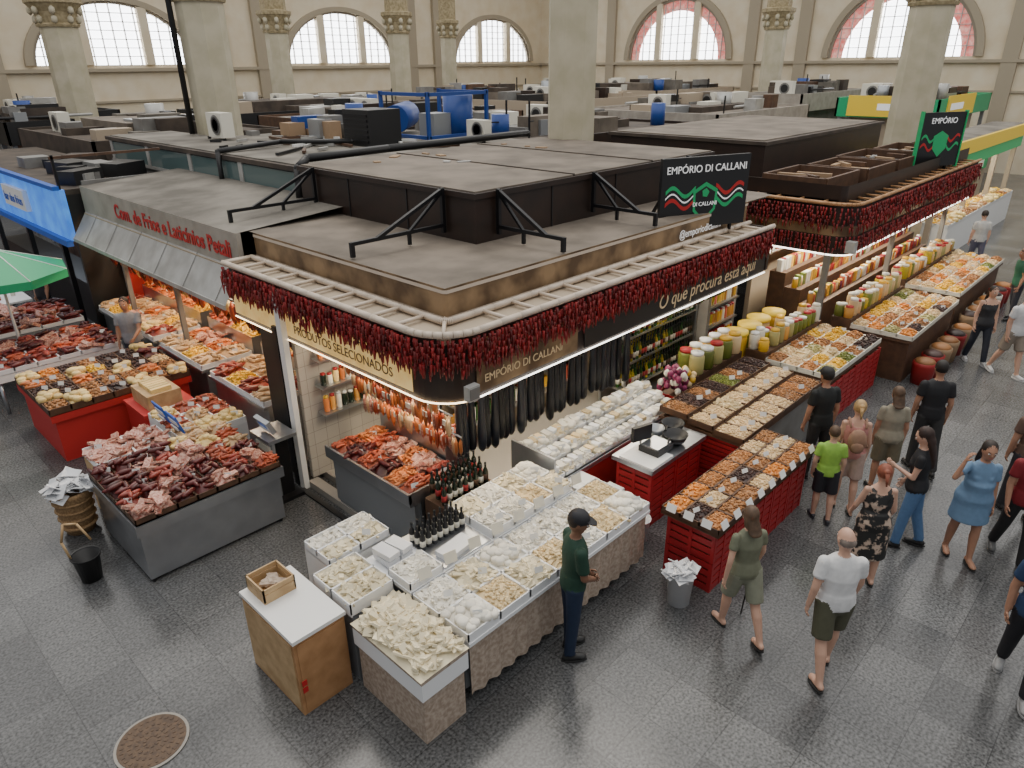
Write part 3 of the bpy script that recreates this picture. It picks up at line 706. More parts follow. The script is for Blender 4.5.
mb.add([(4.45,YB0,2.86),(4.12,YB0,2.38),(4.12,YB1,2.38),(4.45,YB1,2.86)],[(0,1,2,3)],'galv')
mb.box(4.11,4.13,YB0,YB1,2.32,2.39,'galv')
for i in range(6):
    y=YB0+.3+i*1.1;mb.add([(4.448,y,2.87),(4.118,y,2.39),(4.118,y+.02,2.39),(4.448,y+.02,2.87)],[(0,1,2,3)],'greywall')
mb.add([(4.45,YB0,3.36),(6.5,YB0,3.5),(6.5,YB1,3.5),(4.45,YB1,3.36)],[(0,1,2,3)],'rooftop2')
mb.box(4.5,6.5,YB1-.06,YB1,2.4,3.45,'greywall');mb.box(4.42,8.5,10,YB1,2.78,2.84,'beige')
mb.box(6.2,6.3,9.65,YB1,0,2.8,'interior');mb.box(4.9,6.2,YB1-.1,YB1,0,2.9,'redpanel')
mb.box(6.45,12,10.9,17.2,2.9,3.35,'greywall');mb.box(6.5,12,10.95,17.2,3.35,3.85,'greywall');mb.box(6.5,8,17.2,20,2.9,3.85,'greywall')
mb.box(6.4,12.05,10.85,17.3,3.85,3.93,'roofdark');mb.box(6.4,8.05,17.3,20.1,3.85,3.93,'roofdark');mb.box(6.5,12,10.95,17.2,3.93,3.95,'rooftop2');mb.box(6.5,8,17.2,20,3.93,3.95,'rooftop2')
for i in range(4):
    y=11.1+i*2.2;mb.box(6.44,6.5,y,y+2.05,3.42,3.82,'glass');mb.box(6.42,6.5,y+2.05,y+2.2,3.35,3.85,'galv')
mb.box(6.43,6.5,10.95,20,3.35,3.42,'galv')
for y in(12.4,14.8):mb.box(4.5,4.58,y,y+.08,0,2.9,'greywall')
mb.build('structure',Bs)
text('stall_sign_text','Com. de Frios e Laticínios Petali',(4.44,14.35,2.98),.345,'redtxt',LEFT,Bs,.004,off=.006)
mb=MB()
for (a,b) in((9.15,10.9),(11.2,12.9),(13.2,16.0)):
    mb.box(4.28,5.1,a,b,.0,.85,'steel');mb.box(4.2,5.15,a-.02,b+.02,.85,.9,'steel');comps(mb,4.22,5.12,a,b,.92,2,int((b-a)/.4),['cheese','sausor','meat','sauspale','meatfat','yellow','sauspale'],'styro',.06,.1,1.2,1,.4)
    mb.box(5.15,5.5,a,b,.0,1.15,'steel');comps(mb,5.15,5.5,a,b,1.18,1,int((b-a)/.4),['cheese','sausor','yellow','saus'],'steel',.04,.1,1.2)
mb.build('deli_counter')
mb=MB()
for k,z in enumerate((1.5,1.85,2.2)):
    mb.box(5.75,6.0,9.3,16,z-.03,z,'steel')
    for i in range(56):mb.obox((5.85,9.35+i*.118,z+.12),(.12,.1,U(.14,.24)),ch(['cheese','yellow','sausor','label','redpanel','jar','saus']))
for y in(9.3,12.6,15.95):mb.bar((5.98,y,0),(5.98,y,2.4),.04,'steel')
mb.build('packaged_goods_shelf')
mb=MB()
for xx,zz in((4.62,2.15),(4.9,1.9),(5.2,2.05)):
    y=9.35
    mb.cyl((xx,9.2,zz+.02),(xx,15.9,zz+.02),.012,.012,'steel',5)
    while y<15.8:
        l=U(.2,.4);mb.ell((xx,y,zz-l/2),(.05,.05,l/2),ch(['sausor','meat','saus','meatdk','cheese','meatdk']),1);y+=U(.1,.16)
mb.build('hanging_sausages')
C3=empty('seafood_bar_stall')
mb=MB();mb.box(4.1,4.2,16.2,26,2.3,3.3,'bluelit');mb.box(4.0,4.12,16.2,26,2.2,2.32,'blue');mb.box(4.0,4.12,16.2,26,3.3,3.38,'blue');mb.box(4.2,6.3,16.2,26,3.2,3.3,'roofdark');mb.box(6.2,6.3,17.3,26,0,3.2,'interior')
mb.box(4.2,6.3,16.2,16.3,0,3.2,'black');mb.box(4.6,5.3,17.8,25,0,1.0,'black');mb.box(4.0,4.1,18.6,20.3,2.6,3.05,'white')
for y in(17.4,20,23):mb.box(4.2,4.3,y,y+.1,0,3.2,'black')
mb.bar((4.1,16.3,3.9),(6.2,16.3,3.9),.05,'wooddk');mb.bar((4.15,16.3,3.3),(4.15,16.3,3.95),.05,'blackm')
for i in range(12):mb.obox((U(4.6,5.9),U(16.8,20.8),3.4),(U(.3,.8),U(.3,.9),U(.1,.4)),ch(['black','greywall','roofdark','galv']),U(0,1))
mb.build('blue_canopy',C3)
text('bar_sign_text','bar dos frios',(3.99,20.2,2.72),.28,'blue',LEFT,C3,.003)
mb=MB();mb.cyl((3.0,14.6,0),(3.0,14.6,2.4),.025,.025,'white',8)
n=8;vs=[(3.0,14.6,2.5)];R_=1.15
for zz in(2.05,1.9):
    for i in range(n):
        t=2*math.pi*i/n+.2;vs.append((3.0+R_*math.cos(t),14.6+R_*math.sin(t),zz))
mb.add(vs,[(0,i+1,(i+1)%n+1) for i in range(n)]+[(i+1,i+1+n,(i+1)%n+1+n,(i+1)%n+1) for i in range(n)],'green')
for i in range(n):mb.cyl(vs[0],vs[i+1],.012,.012,'white',5)
um=mb.build('market_umbrella');um.location=(-.35,1.1,0)
mb=MB()
mb.box(23.5,33,5.6,6.5,0,.1,'kerb');mb.box(23.4,33,5.5,5.6,2.5,3.2,'greenlit');mb.box(23.4,33,5.4,5.5,2.9,3.3,'yellowp');mb.box(23.4,23.5,5.5,6.5,2.4,3.3,'yellowp')
mb.box(23.4,33,5.5,6.55,3.2,3.3,'rooftop2');mb.box(23.8,33,6.45,6.55,0,3.2,'beige')
for x in(23.5,27,30,32.8):mb.box(x,x+.15,5.6,5.75,0,3.2,'beige')
for i in range(16):mb.box(24+i*.55,24.45+i*.55,6.37,6.45,1.6+U(0,.2),2.3,ch(['yellowp','white','redpanel','green','label']))
mb.box(23.8,32,5.2,5.9,0,.95,'white');comps(mb,23.8,32,5.2,5.9,.97,12,2,['yellow','cashew','cheese','sauspale','nut'],'white',.06,.08,2,1,.4)
mb.build('fruit_stall')
# ------------------------------------------------------------------ background stalls
def stall(x0,x1,y0,y1,z,body,roof,fas,sign=None):
    mb=MB();t=.08
    mb.box(x0+.5,x1-.5,y0+.5,y1-.5,0,z-.1,body)
    mb.box(x0,x1,y0,y0+t,z-.75,z,fas);mb.box(x0,x1,y1-t,y1,z-.75,z,fas);mb.box(x0,x0+t,y0,y1,z-.75,z,fas);mb.box(x1-t,x1,y0,y1,z-.75,z,fas)
    mb.box(x0+t,x1-t,y0+t,y1-t,z-.16,z-.08,roof)
    if sign:
        mb.box(x0+1,x0+min(5,x1-x0-1),y0-.05,y0,z-.7,z+.1,sign);mb.box(x0-.05,x0,y0+1,y0+min(4,y1-y0-.5),z-.7,z+.1,sign)
        mb.box(x0+1.4,x0+3.2,y0-.06,y0-.05,z-.45,z-.2,'whitetxt');mb.box(x0-.06,x0-.05,y0+1.4,y0+2.3,z-.45,z-.2,'whitetxt')
    for xx in(x0+.1,x1-.25):
        for yy in(y0+.1,y1-.25):mb.box(xx,xx+.15,yy,yy+.15,0,z-.1,'steeldull')
    mb.box(x0+.2,x1-.2,y0+.15,y0+.5,0,.95,'steeldull');mb.box(x0+.15,x0+.5,y0+.5,y1-.3,0,.95,'steeldull')
    mb.box(x0+1.5,x1-2,y0+min(1.5,(y1-y0)*.3),y1-min(1.5,(y1-y0)*.3),z-.1,z+U(.1,.35),ch(['greywall','roofdark','rooftop']))
    for i in range(18):
        a=U(x0+.3,x1-1.5);b=U(y0+.3,y1-1.2);h=U(.1,.5);mb.box(a,a+U(.3,1.5),b,b+U(.3,.9),z-.08,z-.08+h+.1,ch(['galv','greywall','wooddk','black','greywall','steeldull','roofdark','dkbrown','rooftop','roofdark','black','roofdark','rooftop2','beige','label']))
    for i in range(4):
        a=U(x0+.5,x1-3);b=U(y0+.5,y1-.5);mb.cyl((a,b,z+.1),(a+U(1,3),b+U(-.3,.3),z+.1),.05,.05,ch(['galv','black','black']),6)
    for i in range(2):
        a=U(x0+.5,x1-.7);b=U(y0+.4,y1-.6);r=U(.2,.32);mb.cyl((a,b,z-.1),(a,b,z+U(.3,.7)),r,r,ch(['bluemach','galv','greywall','steeldull','galv']),12)
        a=U(x0+.4,x1-1);b=U(y0+.4,y1-1);mb.box(a,a+.35,b,b+.8,z-.1,z+.5,'label');mb.cyl((a-.01,b+.35,z+.2),(a-.02,b+.35,z+.2),.24,.24,'greywall',14);mb.cyl((a-.02,b+.35,z+.2),(a-.025,b+.35,z+.2),.17,.17,'black',14)
        a=U(x0+.4,x1-.6);b=U(y0+.4,y1-.6);mb.bar((a,b,z-.1),(a,b,z+U(.4,.9)),.04,'blackm');mb.bar((a,b,z+.35),(a+U(-1,1),b+U(0,.5),z+.35),.03,'blackm')
    mb.build('market_stall')
for a in [(13.6,21.5,12.5,18.5,3.7,'interior','roofdark','dkbrown'),(13.6,21.5,20,26,3.8,'greywall','rooftop2','wooddk'),(6.5,12,21.5,28.5,3.7,'greywall','roofdark','roofdark'),
 (23.5,31,12.8,19,3.8,'beige','rooftop','fascb'),(23.5,31,20.5,27,4.0,'greywall','roofdark','beige'),(13.6,21.5,27.5,33,3.8,'interior','roofdark','black'),
 (6.5,8.7,30,31.8,3.8,'interior','rooftop2','black'),(33,41,8.5,12.5,4.0,'beige','rooftop','green','yellowp'),(33,41,14,16.8,4.1,'greywall','galv','fascb'),(33,41,21.5,27.5,4.1,'beige','roofdark','beige'),
 (23.5,31,28.5,30.6,4.0,'beige','rooftop2','beige'),(38,41,31,35,4.0,'interior','roofdark','wooddk'),(4.2,12,35,38,3.8,'greywall','roofdark','black'),(-4,2.4,27,33,3.4,'redpanel','roofdark','redpanel')]:stall(*a)
def ac(x,y,z,s=1):
    mb=MB();mb.box(x,x+.35*s,y,y+.9*s,z,z+.65*s,'label');mb.cyl((x-.01,y+.35*s,z+.33*s),(x-.02,y+.35*s,z+.33*s),.27*s,.27*s,'greywall',18)
    for k in range(1,5):mb.cyl((x-.025,y+.35*s,z+.33*s),(x-.026,y+.35*s,z+.33*s),.27*s-k*.055*s,.27*s-k*.055*s,'black' if k%2 else 'greywall',18)
    mb.box(x+.02,x+.08,y+.05,y+.1,z-.06,z,'black');mb.box(x+.02,x+.08,y+.8,y+.85,z-.06,z,'black')
    mb.build('air_conditioner_unit')
ac(7.6,16.2,4.01,.8);ac(10.9,11.25,4.01,.6)
mb=MB()
mb.cyl((11.4,12.6,3.95),(11.4,12.6,4.85),.33,.33,'bluemach',16);mb.cyl((10.4,13.6,4.35),(11.8,14.9,4.35),.3,.3,'bluemach',16)
for (a,b) in(((10.2,12.2),(10.2,13.8)),((10.2,12.2),(11.9,12.2)),((11.9,12.2),(11.9,13.8))):
    for z in(4.05,4.9):mb.bar((a[0],a[1],z),(b[0],b[1],z),.07,'bluemach')
for (x,y) in((10.2,12.2),(10.2,13.8),(11.9,12.2),(11.9,13.8)):mb.bar((x,y,3.95),(x,y,4.95),.07,'bluemach')
mb.box(10.6,11.1,12.5,13,3.95,4.5,'steeldull');mb.box(9.9,10.3,14.3,14.9,3.95,4.5,'bluemach');mb.build('blue_compressor')
mb=MB();mb.box(8.9,9.7,12.5,13.4,3.96,4.65,'black')
for i in range(6):mb.box(8.88,8.9,12.55,13.35,4.02+i*.1,4.07+i*.1,'blackm')
mb.build('black_condenser_box')
mb=MB();P=[(6.25,10.9,3.38),(6.28,10.9,3.95),(6.5,10.95,4.08),(8.2,11.0,4.09),(12,11.05,4.09)]
for a,b in zip(P[:-1],P[1:]):
    mb.cyl(a,b,.07,.07,'black',8);mb.ell(b,(.07,.07,.07),'black',2)
P=[(6.35,13.9,3.2),(6.35,13.9,4.0),(7.8,14.1,4.05),(8.8,13.0,4.05)]
for a,b in zip(P[:-1],P[1:]):mb.cyl(a,b,.05,.05,'black',8);mb.ell(b,(.05,.05,.05),'black',1)
mb.build('black_duct_pipe')
mb=MB()
for i in range(30):
    x=U(6.8,10);y=U(11.3,16.5);mb.obox((x,y,3.99),(U(.2,1.2),.06,.05),ch(['galv','white','black','wooddk']),U(0,3))
for i in range(22):
    x=U(8.6,11.5);y=U(14.4,16.9);mb.box(x,x+U(.2,.8),y,y+U(.2,.5),3.95,3.95+U(.1,.5),ch(['wooddk','cardboard','steeldull','black','greywall','bluemach','black']))
mb.build('loose_roof_hardware')
mb=MB()
for i in range(9):
    x=U(6.6,11);y=U(7,10.4);mb.obox((x,y,4.03),(U(.1,.3),U(.05,.15),.02),ch(['galv','cardboard']),U(0,3))
mb.build('roof_debris')
mb=MB();P=[(7.95,18.6,3.95),(7.95,18.6,12)]
for a,b in zip(P[:-1],P[1:]):mb.cyl(a,b,.07,.07,'black',8)
mb.build('cable_conduit')
# ------------------------------------------------------------------ small floor objects
mb=MB();x,y=.96,5.44
mb.cyl((x,y,0),(x,y,.012),.31,.31,'kerb',40);mb.cyl((x,y,0),(x,y,.016),.285,.285,'manhole',40)
for k in range(4):
    rr=.06+k*.062;n=10+k*6
    for i in range(n):
        t=2*math.pi*i/n;mb.obox((x+rr*math.cos(t),y+rr*math.sin(t),.017),(.03,.022,.005),'manhole',t)
mb.build('manhole_cover')
mb=MB();x,y=1.37,8.24
mb.lathe(x,y,0,[(.11,0),(.15,.34),(.165,.35),(.165,.33),(.14,.33),(.11,.05)],'black',20)
P=[(x-.14,y+.05,.33),(x-.17,y+.1,.55),(x-.1,y+.12,.75),(x+.02,y+.08,.72),(x+.1,y,.5)]
for a,b in zip(P[:-1],P[1:]):mb.cyl(a,b,.014,.014,'woodlt',6)
mb.build('black_bucket')
# ------------------------------------------------------------------ people
SK={'light':(.6,.36,.26),'tan':(.42,.22,.14),'brown':(.22,.11,.065)}
PM={}
def pm(col,rough=.7,var=.12):
    k=(tuple(col),rough)
    if k not in PM:
        c2=tuple(c*(1-var) for c in col);M['cloth_%d'%len(PM)]=mat('cloth_%d'%len(PM),col,rough,col2=c2,scale=18,bump=.1);PM[k]='cloth_%d'%len(PM)
    return PM[k]
HF=V((.719,.695));HR=V((.695,-.719))
def person(name,x,y,head,H=1.72,shirt=(.5,.5,.5),pants=(.1,.1,.12),skin='tan',hair=(.03,.02,.015),fem=False,thigh=(12,-10),knee=(5,14),arms=None,lean=3,
           style='trousers',sleeve=.6,hairlen=0,cap=None,bald=False,shoe=(.03,.03,.03),vox=.013,hem=.88,turn=0,pitch=5,belly=0,bag=None,stick=False,flop=False,skirt=.55,print_=None):
    sk=pm(SK[skin],.5,.06);sh=pm(shirt);pa=pm(pants);ha=pm(hair,.6,.4);so=pm(shoe,.5)
    if print_:
        M['print']=mat('floral_print',shirt,.7,col2=print_,scale=11,contrast=(.52,.6));sh='print'
    k=H/1.75;mb=MB();ex=MB()
    Rl=Matrix.Rotation(math.radians(lean),3,'Y');pv=V((0,0,.95))
    def T(p):p=V(p);return pv+Rl@(p-pv)
    Xf=Rl@V((1,0,0));Yl=V((0,1,0))
    if fem: rings=[(.80,.07,.10),(.86,.11,.155),(.94,.125,.178),(1.07,.095,.13),(1.18,.105,.14),(1.27,.12,.152),(1.36,.095,.155),(1.43,.07,.11),(1.47,.05,.065)]
    else: rings=[(.80,.07,.10),(.86,.11,.15),(.95,.115,.16),(1.07,.105,.145),(1.18,.112,.155),(1.29,.118,.172),(1.38,.1,.178),(1.435,.075,.13),(1.475,.055,.07)]
    rings=[(z,rx+(belly if .9<z<1.2 else 0),ry+(belly*.6 if .9<z<1.2 else 0)) for z,rx,ry in rings]
    def ip(z):
        for (a,b) in zip(rings[:-1],rings[1:]):
            if a[0]<=z<=b[0]:
                t=(z-a[0])/(b[0]-a[0]);return a[1]+(b[1]-a[1])*t,a[2]+(b[2]-a[2])*t
        return rings[-1][1:] if z>1.4 else rings[0][1:]
    def torso(z0,z1,g,m,add=0):
        rr=[];n=max(3,int((z1-z0)/.045))
        for i in range(n+1):
            z=z0+(z1-z0)*i/n;rx,ry=ip(z);c=T((.01+(belly*.6 if .9<z<1.2 else 0),0,z));rr.append((c,Xf*(rx*g+add),Yl*(ry*g+add)))
        mb.loft(rr,m,20)
    top=1.475
    if sleeve<0: torso(1.2,top,1.0,sk);torso(.95,1.36,1.04,sh,.004);
    else: torso(.95,1.46,1.02,sh,.006)
    torso(.80,1.02,1.0,pa if style!='dress' else sh,.004)
    if style!='dress': torso(hem,1.05,1.05,sh,.01)
    if sleeve<0:
        for q in(-1,1):mb.loft([(T((.07,q*.09,1.34)),Xf*.02,Yl*.022),(T((.03,q*.09,1.44)),Xf*.02,Yl*.022),(T((-.06,q*.09,1.4)),Xf*.03,Yl*.022),(T((-.09,q*.09,1.3)),Xf*.02,Yl*.022)],sh,8)
    if fem:
        for q in(-1,1):mb.ell(T((.085,q*.065,1.26)),(.055,.06,.06),sh,2)
    def tube(p0,p1,r0,r1,m,n=12):
        p0=V(p0);p1=V(p1);d=(p1-p0).normalized();a=d.orthogonal().normalized();b=d.cross(a);mb.loft([(p0+(p1-p0)*t,a*(r0+(r1-r0)*t),b*(r0+(r1-r0)*t)) for t in(0,.25,.5,.75,1)],m,n)
    def ball(p,r,m):mb.ell(p,(r,r,r),m,2)
    zmin=1e9;feet=[]
    for i,q in enumerate((1,-1)):
        t=math.radians(thigh[i]);s_=math.radians(thigh[i]-knee[i]);hp=V((0,q*.088,.92))
        kn=hp+V((math.sin(t),q*.03,-math.cos(t))).normalized()*.43;an=kn+V((math.sin(s_),0,-math.cos(s_))).normalized()*.41
        full=style=='trousers'
        tube(hp,kn,.088,.058,pa if full else sk);ball(hp,.09,pa if style!='dress' else sh);ball(kn,.058,pa if full else sk)
        if full: 
            tube(hp,kn,.098,.07,pa);tube(kn,an+V((0,0,.0)),.07,.058,pa);ball(kn,.069,pa)
        else:
            md=kn+(an-kn)*.3+V((-.012,0,0));tube(kn,md,.055,.06,sk);ball(md,.06,sk);tube(md,an,.058,.036,sk)
            if style=='shorts': tube(hp+V((0,0,.03)),hp+(kn-hp)*.88,.108,.1,pa)
        qd=max(0,-math.degrees(s_)-14);qr=math.radians(min(qd,50));fd=V((math.cos(qr),q*.12,-math.sin(qr))).normalized();up=V((math.sin(qr),0,math.cos(qr)));sd=up.cross(fd)
        Rm=Matrix((fd,sd,up)).transposed();fm=sk if flop else so
        ball(an,.04,sk if not full else so)
        mb.ell(an+fd*.055-up*.045,(.13,.043,.036),fm,2,Rm);mb.ell(an-fd*.03-up*.04,(.05,.036,.04),fm,2,Rm);mb.ell(an+fd*.12-up*.055,(.07,.047,.025),fm,2,Rm)
        for c in(an+fd*.17-up*.08,an-fd*.06-up*.08):zmin=min(zmin,c.z)
        feet.append((an,fd,up,sd,Rm))
    for an,fd,up,sd,Rm in feet:
        c=an+fd*.055-up*.079;vs=[]
        nn=16
        for zz in(-.012,.006):
            for i in range(nn):
                a=2*math.pi*i/nn;vs.append(tuple(c+fd*math.cos(a)*.14+sd*math.sin(a)*(.05+.006*math.cos(a))+up*zz))
        ex.add(vs,[tuple(range(nn))[::-1],tuple(range(nn,2*nn))]+[(i,(i+1)%nn,nn+(i+1)%nn,nn+i) for i in range(nn)],so,False)
    if style=='dress':
        rr=[];z0=skirt
        for i in range(9):
            z=z0+(1.1-z0)*i/8;f=1-i/8;rx,ry=ip(max(z,.9));rr.append((V((0.01,0,z)),V((1,0,0))*(rx*1.05+.01+f*.05),V((0,1,0))*(ry*1.04+.01+f*.04)))
        mb.loft(rr,sh,24)
    mb.loft([(T((.0,0,1.42)),Xf*.06,Yl*.062),(T((.008,0,1.5)),Xf*.05,Yl*.052),(T((.015,0,1.56)),Xf*.052,Yl*.054)],sk,14)
    Rh=Rl@Matrix.Rotation(math.radians(turn),3,'Z')@Matrix.Rotation(math.radians(pitch),3,'Y');hc=T((.025,0,1.63))
    def h(p):return hc+Rh@V(p)
    mb.ell(hc,(.098,.077,.117),sk,3,Rh);mb.ell(h((.035,0,-.07)),(.055,.055,.048),sk,2,Rh);mb.ell(h((.1,0,-.015)),(.022,.014,.024),sk,2,Rh)
    mb.ell(h((.088,0,.03)),(.015,.045,.01),sk,2,Rh)
    for q in(-1,1):
        mb.ell(h((-.005,q*.08,-.01)),(.02,.01,.03),sk,2,Rh)
        ex.ell(h((.085,q*.03,.008)),(.013,.015,.009),'eyew',2,Rh);ex.ell(h((.094,q*.03,.008)),(.006,.007,.007),'eyeb',1,Rh)
        ex.ell(h((.09,q*.032,.032)),(.01,.02,.004),ha,1,Rh)
    ex.ell(h((.088,0,-.055)),(.01,.024,.007),'lips',2,Rh)
    if bald: mb.ell(h((-.03,0,-.01)),(.08,.081,.06),ha,3,Rh)
    else: mb.ell(h((-.024,0,.03)),(.099,.088,.105),ha,3,Rh)
    if hairlen>0:
        mb.ell(h((-.06,0,-.06)),(.055,.082,.1),ha,2,Rh)
        mb.loft([(h((-.06,0,0)),V((.05,0,0)),V((0,.08,0))),(T((-.085,0,1.5)),V((.042,0,0)),V((0,.085,0))),(T((-.115,0,1.5-hairlen*.5)),V((.035,0,0)),V((0,.08,0))),(T((-.125,0,1.5-hairlen)),V((.02,0,0)),V((0,.05,0)))],ha,14)
    if hairlen<0: ball(h((-.12,0,.05)),.04,ha);ex.cyl(h((-.14,0,.04)),h((-.17,0,-.12)),.03,.01,ha,8)
    if cap:
        cm=pm(cap);mb.ell(h((-.01,0,.055)),(.107,.094,.085),cm,3,Rh)
        ex.add([tuple(h(p)) for p in((.06,-.07,.06),(.12,-.065,.055),(.17,-.03,.045),(.17,.03,.045),(.12,.065,.055),(.06,.07,.06),(.06,-.07,.05),(.12,-.065,.045),(.17,-.03,.035),(.17,.03,.035),(.12,.065,.045),(.06,.07,.05))],[(0,1,2,3,4,5),(11,10,9,8,7,6)]+[(i,i+6,(i+1)%6+6,(i+1)%6) for i in range(6)],cm)
    arms=arms or (((.06,.16,-1),(.3,.0,-1)),((-.05,.16,-1),(.2,.0,-1)))
    sw=.158 if fem else .175;hands=[]
    for i,q in enumerate((1,-1)):
        u,f=arms[i];s0=T((0,q*sw,1.39));u=Rl@V((u[0],u[1]*q,u[2])).normalized();f=(Rl@V((f[0],f[1]*q,f[2]))).normalized()
        el=s0+u*.285;wr=el+f*.245;ar=.043 if fem else .05
        tube(s0,el,ar,ar*.8,sk);ball(el,ar*.8,sk);tube(el,wr,ar*.82,ar*.56,sk)
        if sleeve<0: ball(s0,ar*1.12,sk)
        else:
            ball(s0,ar*1.25,sh);e=min(sleeve,1);tube(s0,s0+(el-s0)*e,ar*1.28,ar*1.32,sh)
            if sleeve>1: ball(el,ar*1.1,sh);tube(el,wr,ar*1.12,ar*.8,sh)
        n=V((0,-q,0));n=(n-f*n.dot(f));n=n.normalized() if n.length>.1 else f.orthogonal().normalized();w=f.cross(n).normalized()
        if w.dot(Xf)<0 and abs(f.z)>.4:w=-w
        pc=wr+f*.045;Rp=Matrix((f,w,n)).transposed()
        mb.ell(pc,(.055,.038,.017),sk,2,Rp);ball(wr,ar*.58,sk)
        for j,(o,l) in enumerate(((.027,.075),(.009,.083),(-.009,.077),(-.026,.06))):
            b0=wr+f*.075+w*o;d1=(f*.95+n*.3).normalized();b1=b0+d1*l*.5;d2=(f*.75+n*.65).normalized();b2=b1+d2*l*.3;d3=(f*.4+n*.9).normalized();b3=b2+d3*l*.26
            ex.cyl(b0,b1,.0088,.008,sk,6);ex.cyl(b1,b2,.0082,.0072,sk,6);ex.cyl(b2,b3,.0072,.0055,sk,6);ex.ell(b1,(.0083,)*3,sk,1);ex.ell(b2,(.0073,)*3,sk,1)
        t0=wr+f*.025+w*.025;t1=t0+(f*.6+w*.7+n*.3).normalized()*.038;t2=t1+(f*.9+w*.15+n*.35).normalized()*.03
        ex.cyl(t0,t1,.0115,.0095,sk,6);ex.cyl(t1,t2,.0095,.0065,sk,6);ex.ell(t1,(.0097,)*3,sk,1)
        hands.append(wr+f*.09+n*.02)
    if bag:
        bm_=pm(bag);c=T((-.19,0,1.2)) 
        ex.ell(c,(.075,.13,.19),bm_,2,Rl);ex.ell(T((-.25,0,1.12)),(.03,.09,.09),bm_,2,Rl)
        for q in(-1,1):
            P=[T((-.13,q*.1,1.38)),T((-.0,q*.115,1.475)),T((.12,q*.11,1.35)),T((.13,q*.13,1.2)),T((-.1,q*.17,1.08))]
            for a,b in zip(P[:-1],P[1:]):ex.cyl(a,b,.016,.016,bm_,6)
    me=bpy.data.meshes.new('tmp');me.from_pydata(mb.v,[],mb.f);me.update();ob=bpy.data.objects.new('tmp',me);SC.objects.link(ob)
    r=ob.modifiers.new('r','REMESH');r.mode='VOXEL';r.voxel_size=vox
    s=ob.modifiers.new('s','SMOOTH');s.factor=.5;s.iterations=3
    dg=bpy.context.evaluated_depsgraph_get();ev=ob.evaluated_get(dg);nm=bpy.data.meshes.new_from_object(ev)
    bvh=BVHTree.FromPolygons([V(v) for v in mb.v],mb.f)
    fin=MB();fin.ml=list(mb.ml);fin.v=[tuple(v.co) for v in nm.vertices]
    for p in nm.polygons:
        hit=bvh.find_nearest(p.center);fin.f.append(list(p.vertices));fin.m.append(mb.m[hit[2]] if hit[2] is not None else 0);fin.sm.append(True)
    o=len(fin.v);fin.v.extend(ex.v)
    for f_,m_,s_ in zip(ex.f,ex.m,ex.sm):fin.f.append([i+o for i in f_]);fin.m.append(fin.mi(ex.ml[m_]));fin.sm.append(s_)
    if stick:
        hd=hands[1];o2=MB();o2.cyl((hd.x,hd.y,hd.z+.03),(hd.x+.08,hd.y,zmin+.0),.011,.009,'black',8);o=len(fin.v);fin.v.extend(o2.v)
        for f_ in o2.f:fin.f.append([i+o for i in f_]);fin.m.append(fin.mi('black'));fin.sm.append(True)
    fin.v=[(a*k,b*k,(c-zmin+.012)*k) for a,b,c in fin.v]
    bpy.data.objects.remove(ob)
    po=fin.build(name);hd=math.radians(head);d=HF*math.cos(hd)+HR*math.sin(hd);po.location=(x,y,0);po.rotation_euler=(0,0,math.atan2(d.y,d.x))
    return po
phone=(((.2,.1,-1),(.8,-.3,.3)),((.1,.12,-1),(.5,-.1,-.8)))
tohead=(((.1,.1,-1),(.2,.1,-1)),((.5,.5,-.25),(-.1,-.3,1)))
reach=(((.6,.1,-.7),(.9,-.1,-.2)),((.1,.15,-1),(.4,0,-.9)))
person('shop_vendor',4.33,3.4,75,1.7,(.012,.05,.03),(.012,.025,.06),'brown',cap=(.02,.02,.025),arms=(((.15,.12,-1),(.55,-.5,-.5)),((.15,.12,-1),(.55,-.5,-.5))),thigh=(3,-2),knee=(2,2),sleeve=.75,lean=2,pitch=15,turn=-20)
person('shopper_man',5.83,1.45,5,1.66,(.75,.75,.75),(.09,.09,.055),'light',(.25,.2,.17),bald=True,style='shorts',thigh=(-14,15),knee=(8,10),arms=(((-.15,.2,-1),(.15,.1,-1)),((.25,.2,-1),(.5,.1,-.9))),flop=True,belly=.03,turn=10)
person('shopper_woman',5.74,2.3,-12,1.56,(.17,.18,.12),(.26,.27,.2),'light',(.12,.07,.04),fem=True,style='shorts',hairlen=.06,thigh=(18,-18),knee=(12,10),arms=(((-.2,.3,-1),(.1,.1,-1)),((.2,.25,-1),(.4,0,-.9))),stick=True,flop=True,sleeve=.5,turn=-20)
person('shopper_woman',7.5,1.66,12,1.5,(.02,.02,.02),(.03,.03,.03),'light',(.3,.09,.05),fem=True,style='dress',sleeve=-1,skirt=.42,hairlen=-1,arms=(((.2,.3,-1),(.5,0,-.6)),((.1,.2,-1),(.5,-.1,-.8))),thigh=(4,-4),knee=(3,3),belly=.03,flop=True,print_=(.55,.42,.33))
person('child',8.36,2.5,10,1.34,(.3,.55,.08),(.02,.02,.025),'light',(.12,.07,.04),style='shorts',thigh=(4,-6),knee=(3,8),shoe=(.05,.05,.06))
person('shopper_woman',8.82,2.4,15,1.56,(.6,.27,.24),(.5,.36,.3),'light',(.5,.32,.14),fem=True,style='shorts',sleeve=-1,hairlen=-1,thigh=(4,-8),knee=(3,8),bag=(.35,.2,.13),flop=True)
person('shopper_woman',9.58,2.18,10,1.56,(.3,.27,.2),(.16,.14,.09),'tan',(.12,.07,.04),fem=True,style='shorts',thigh=(4,-4),knee=(3,3),hairlen=.05,belly=.02)
person('shopper_woman',8.5,1.52,-55,1.62,(.015,.015,.018),(.1,.2,.38),'light',(.04,.02,.015),fem=True,sleeve=.4,hairlen=.28,thigh=(8,-8),knee=(4,8),arms=phone,pitch=22)
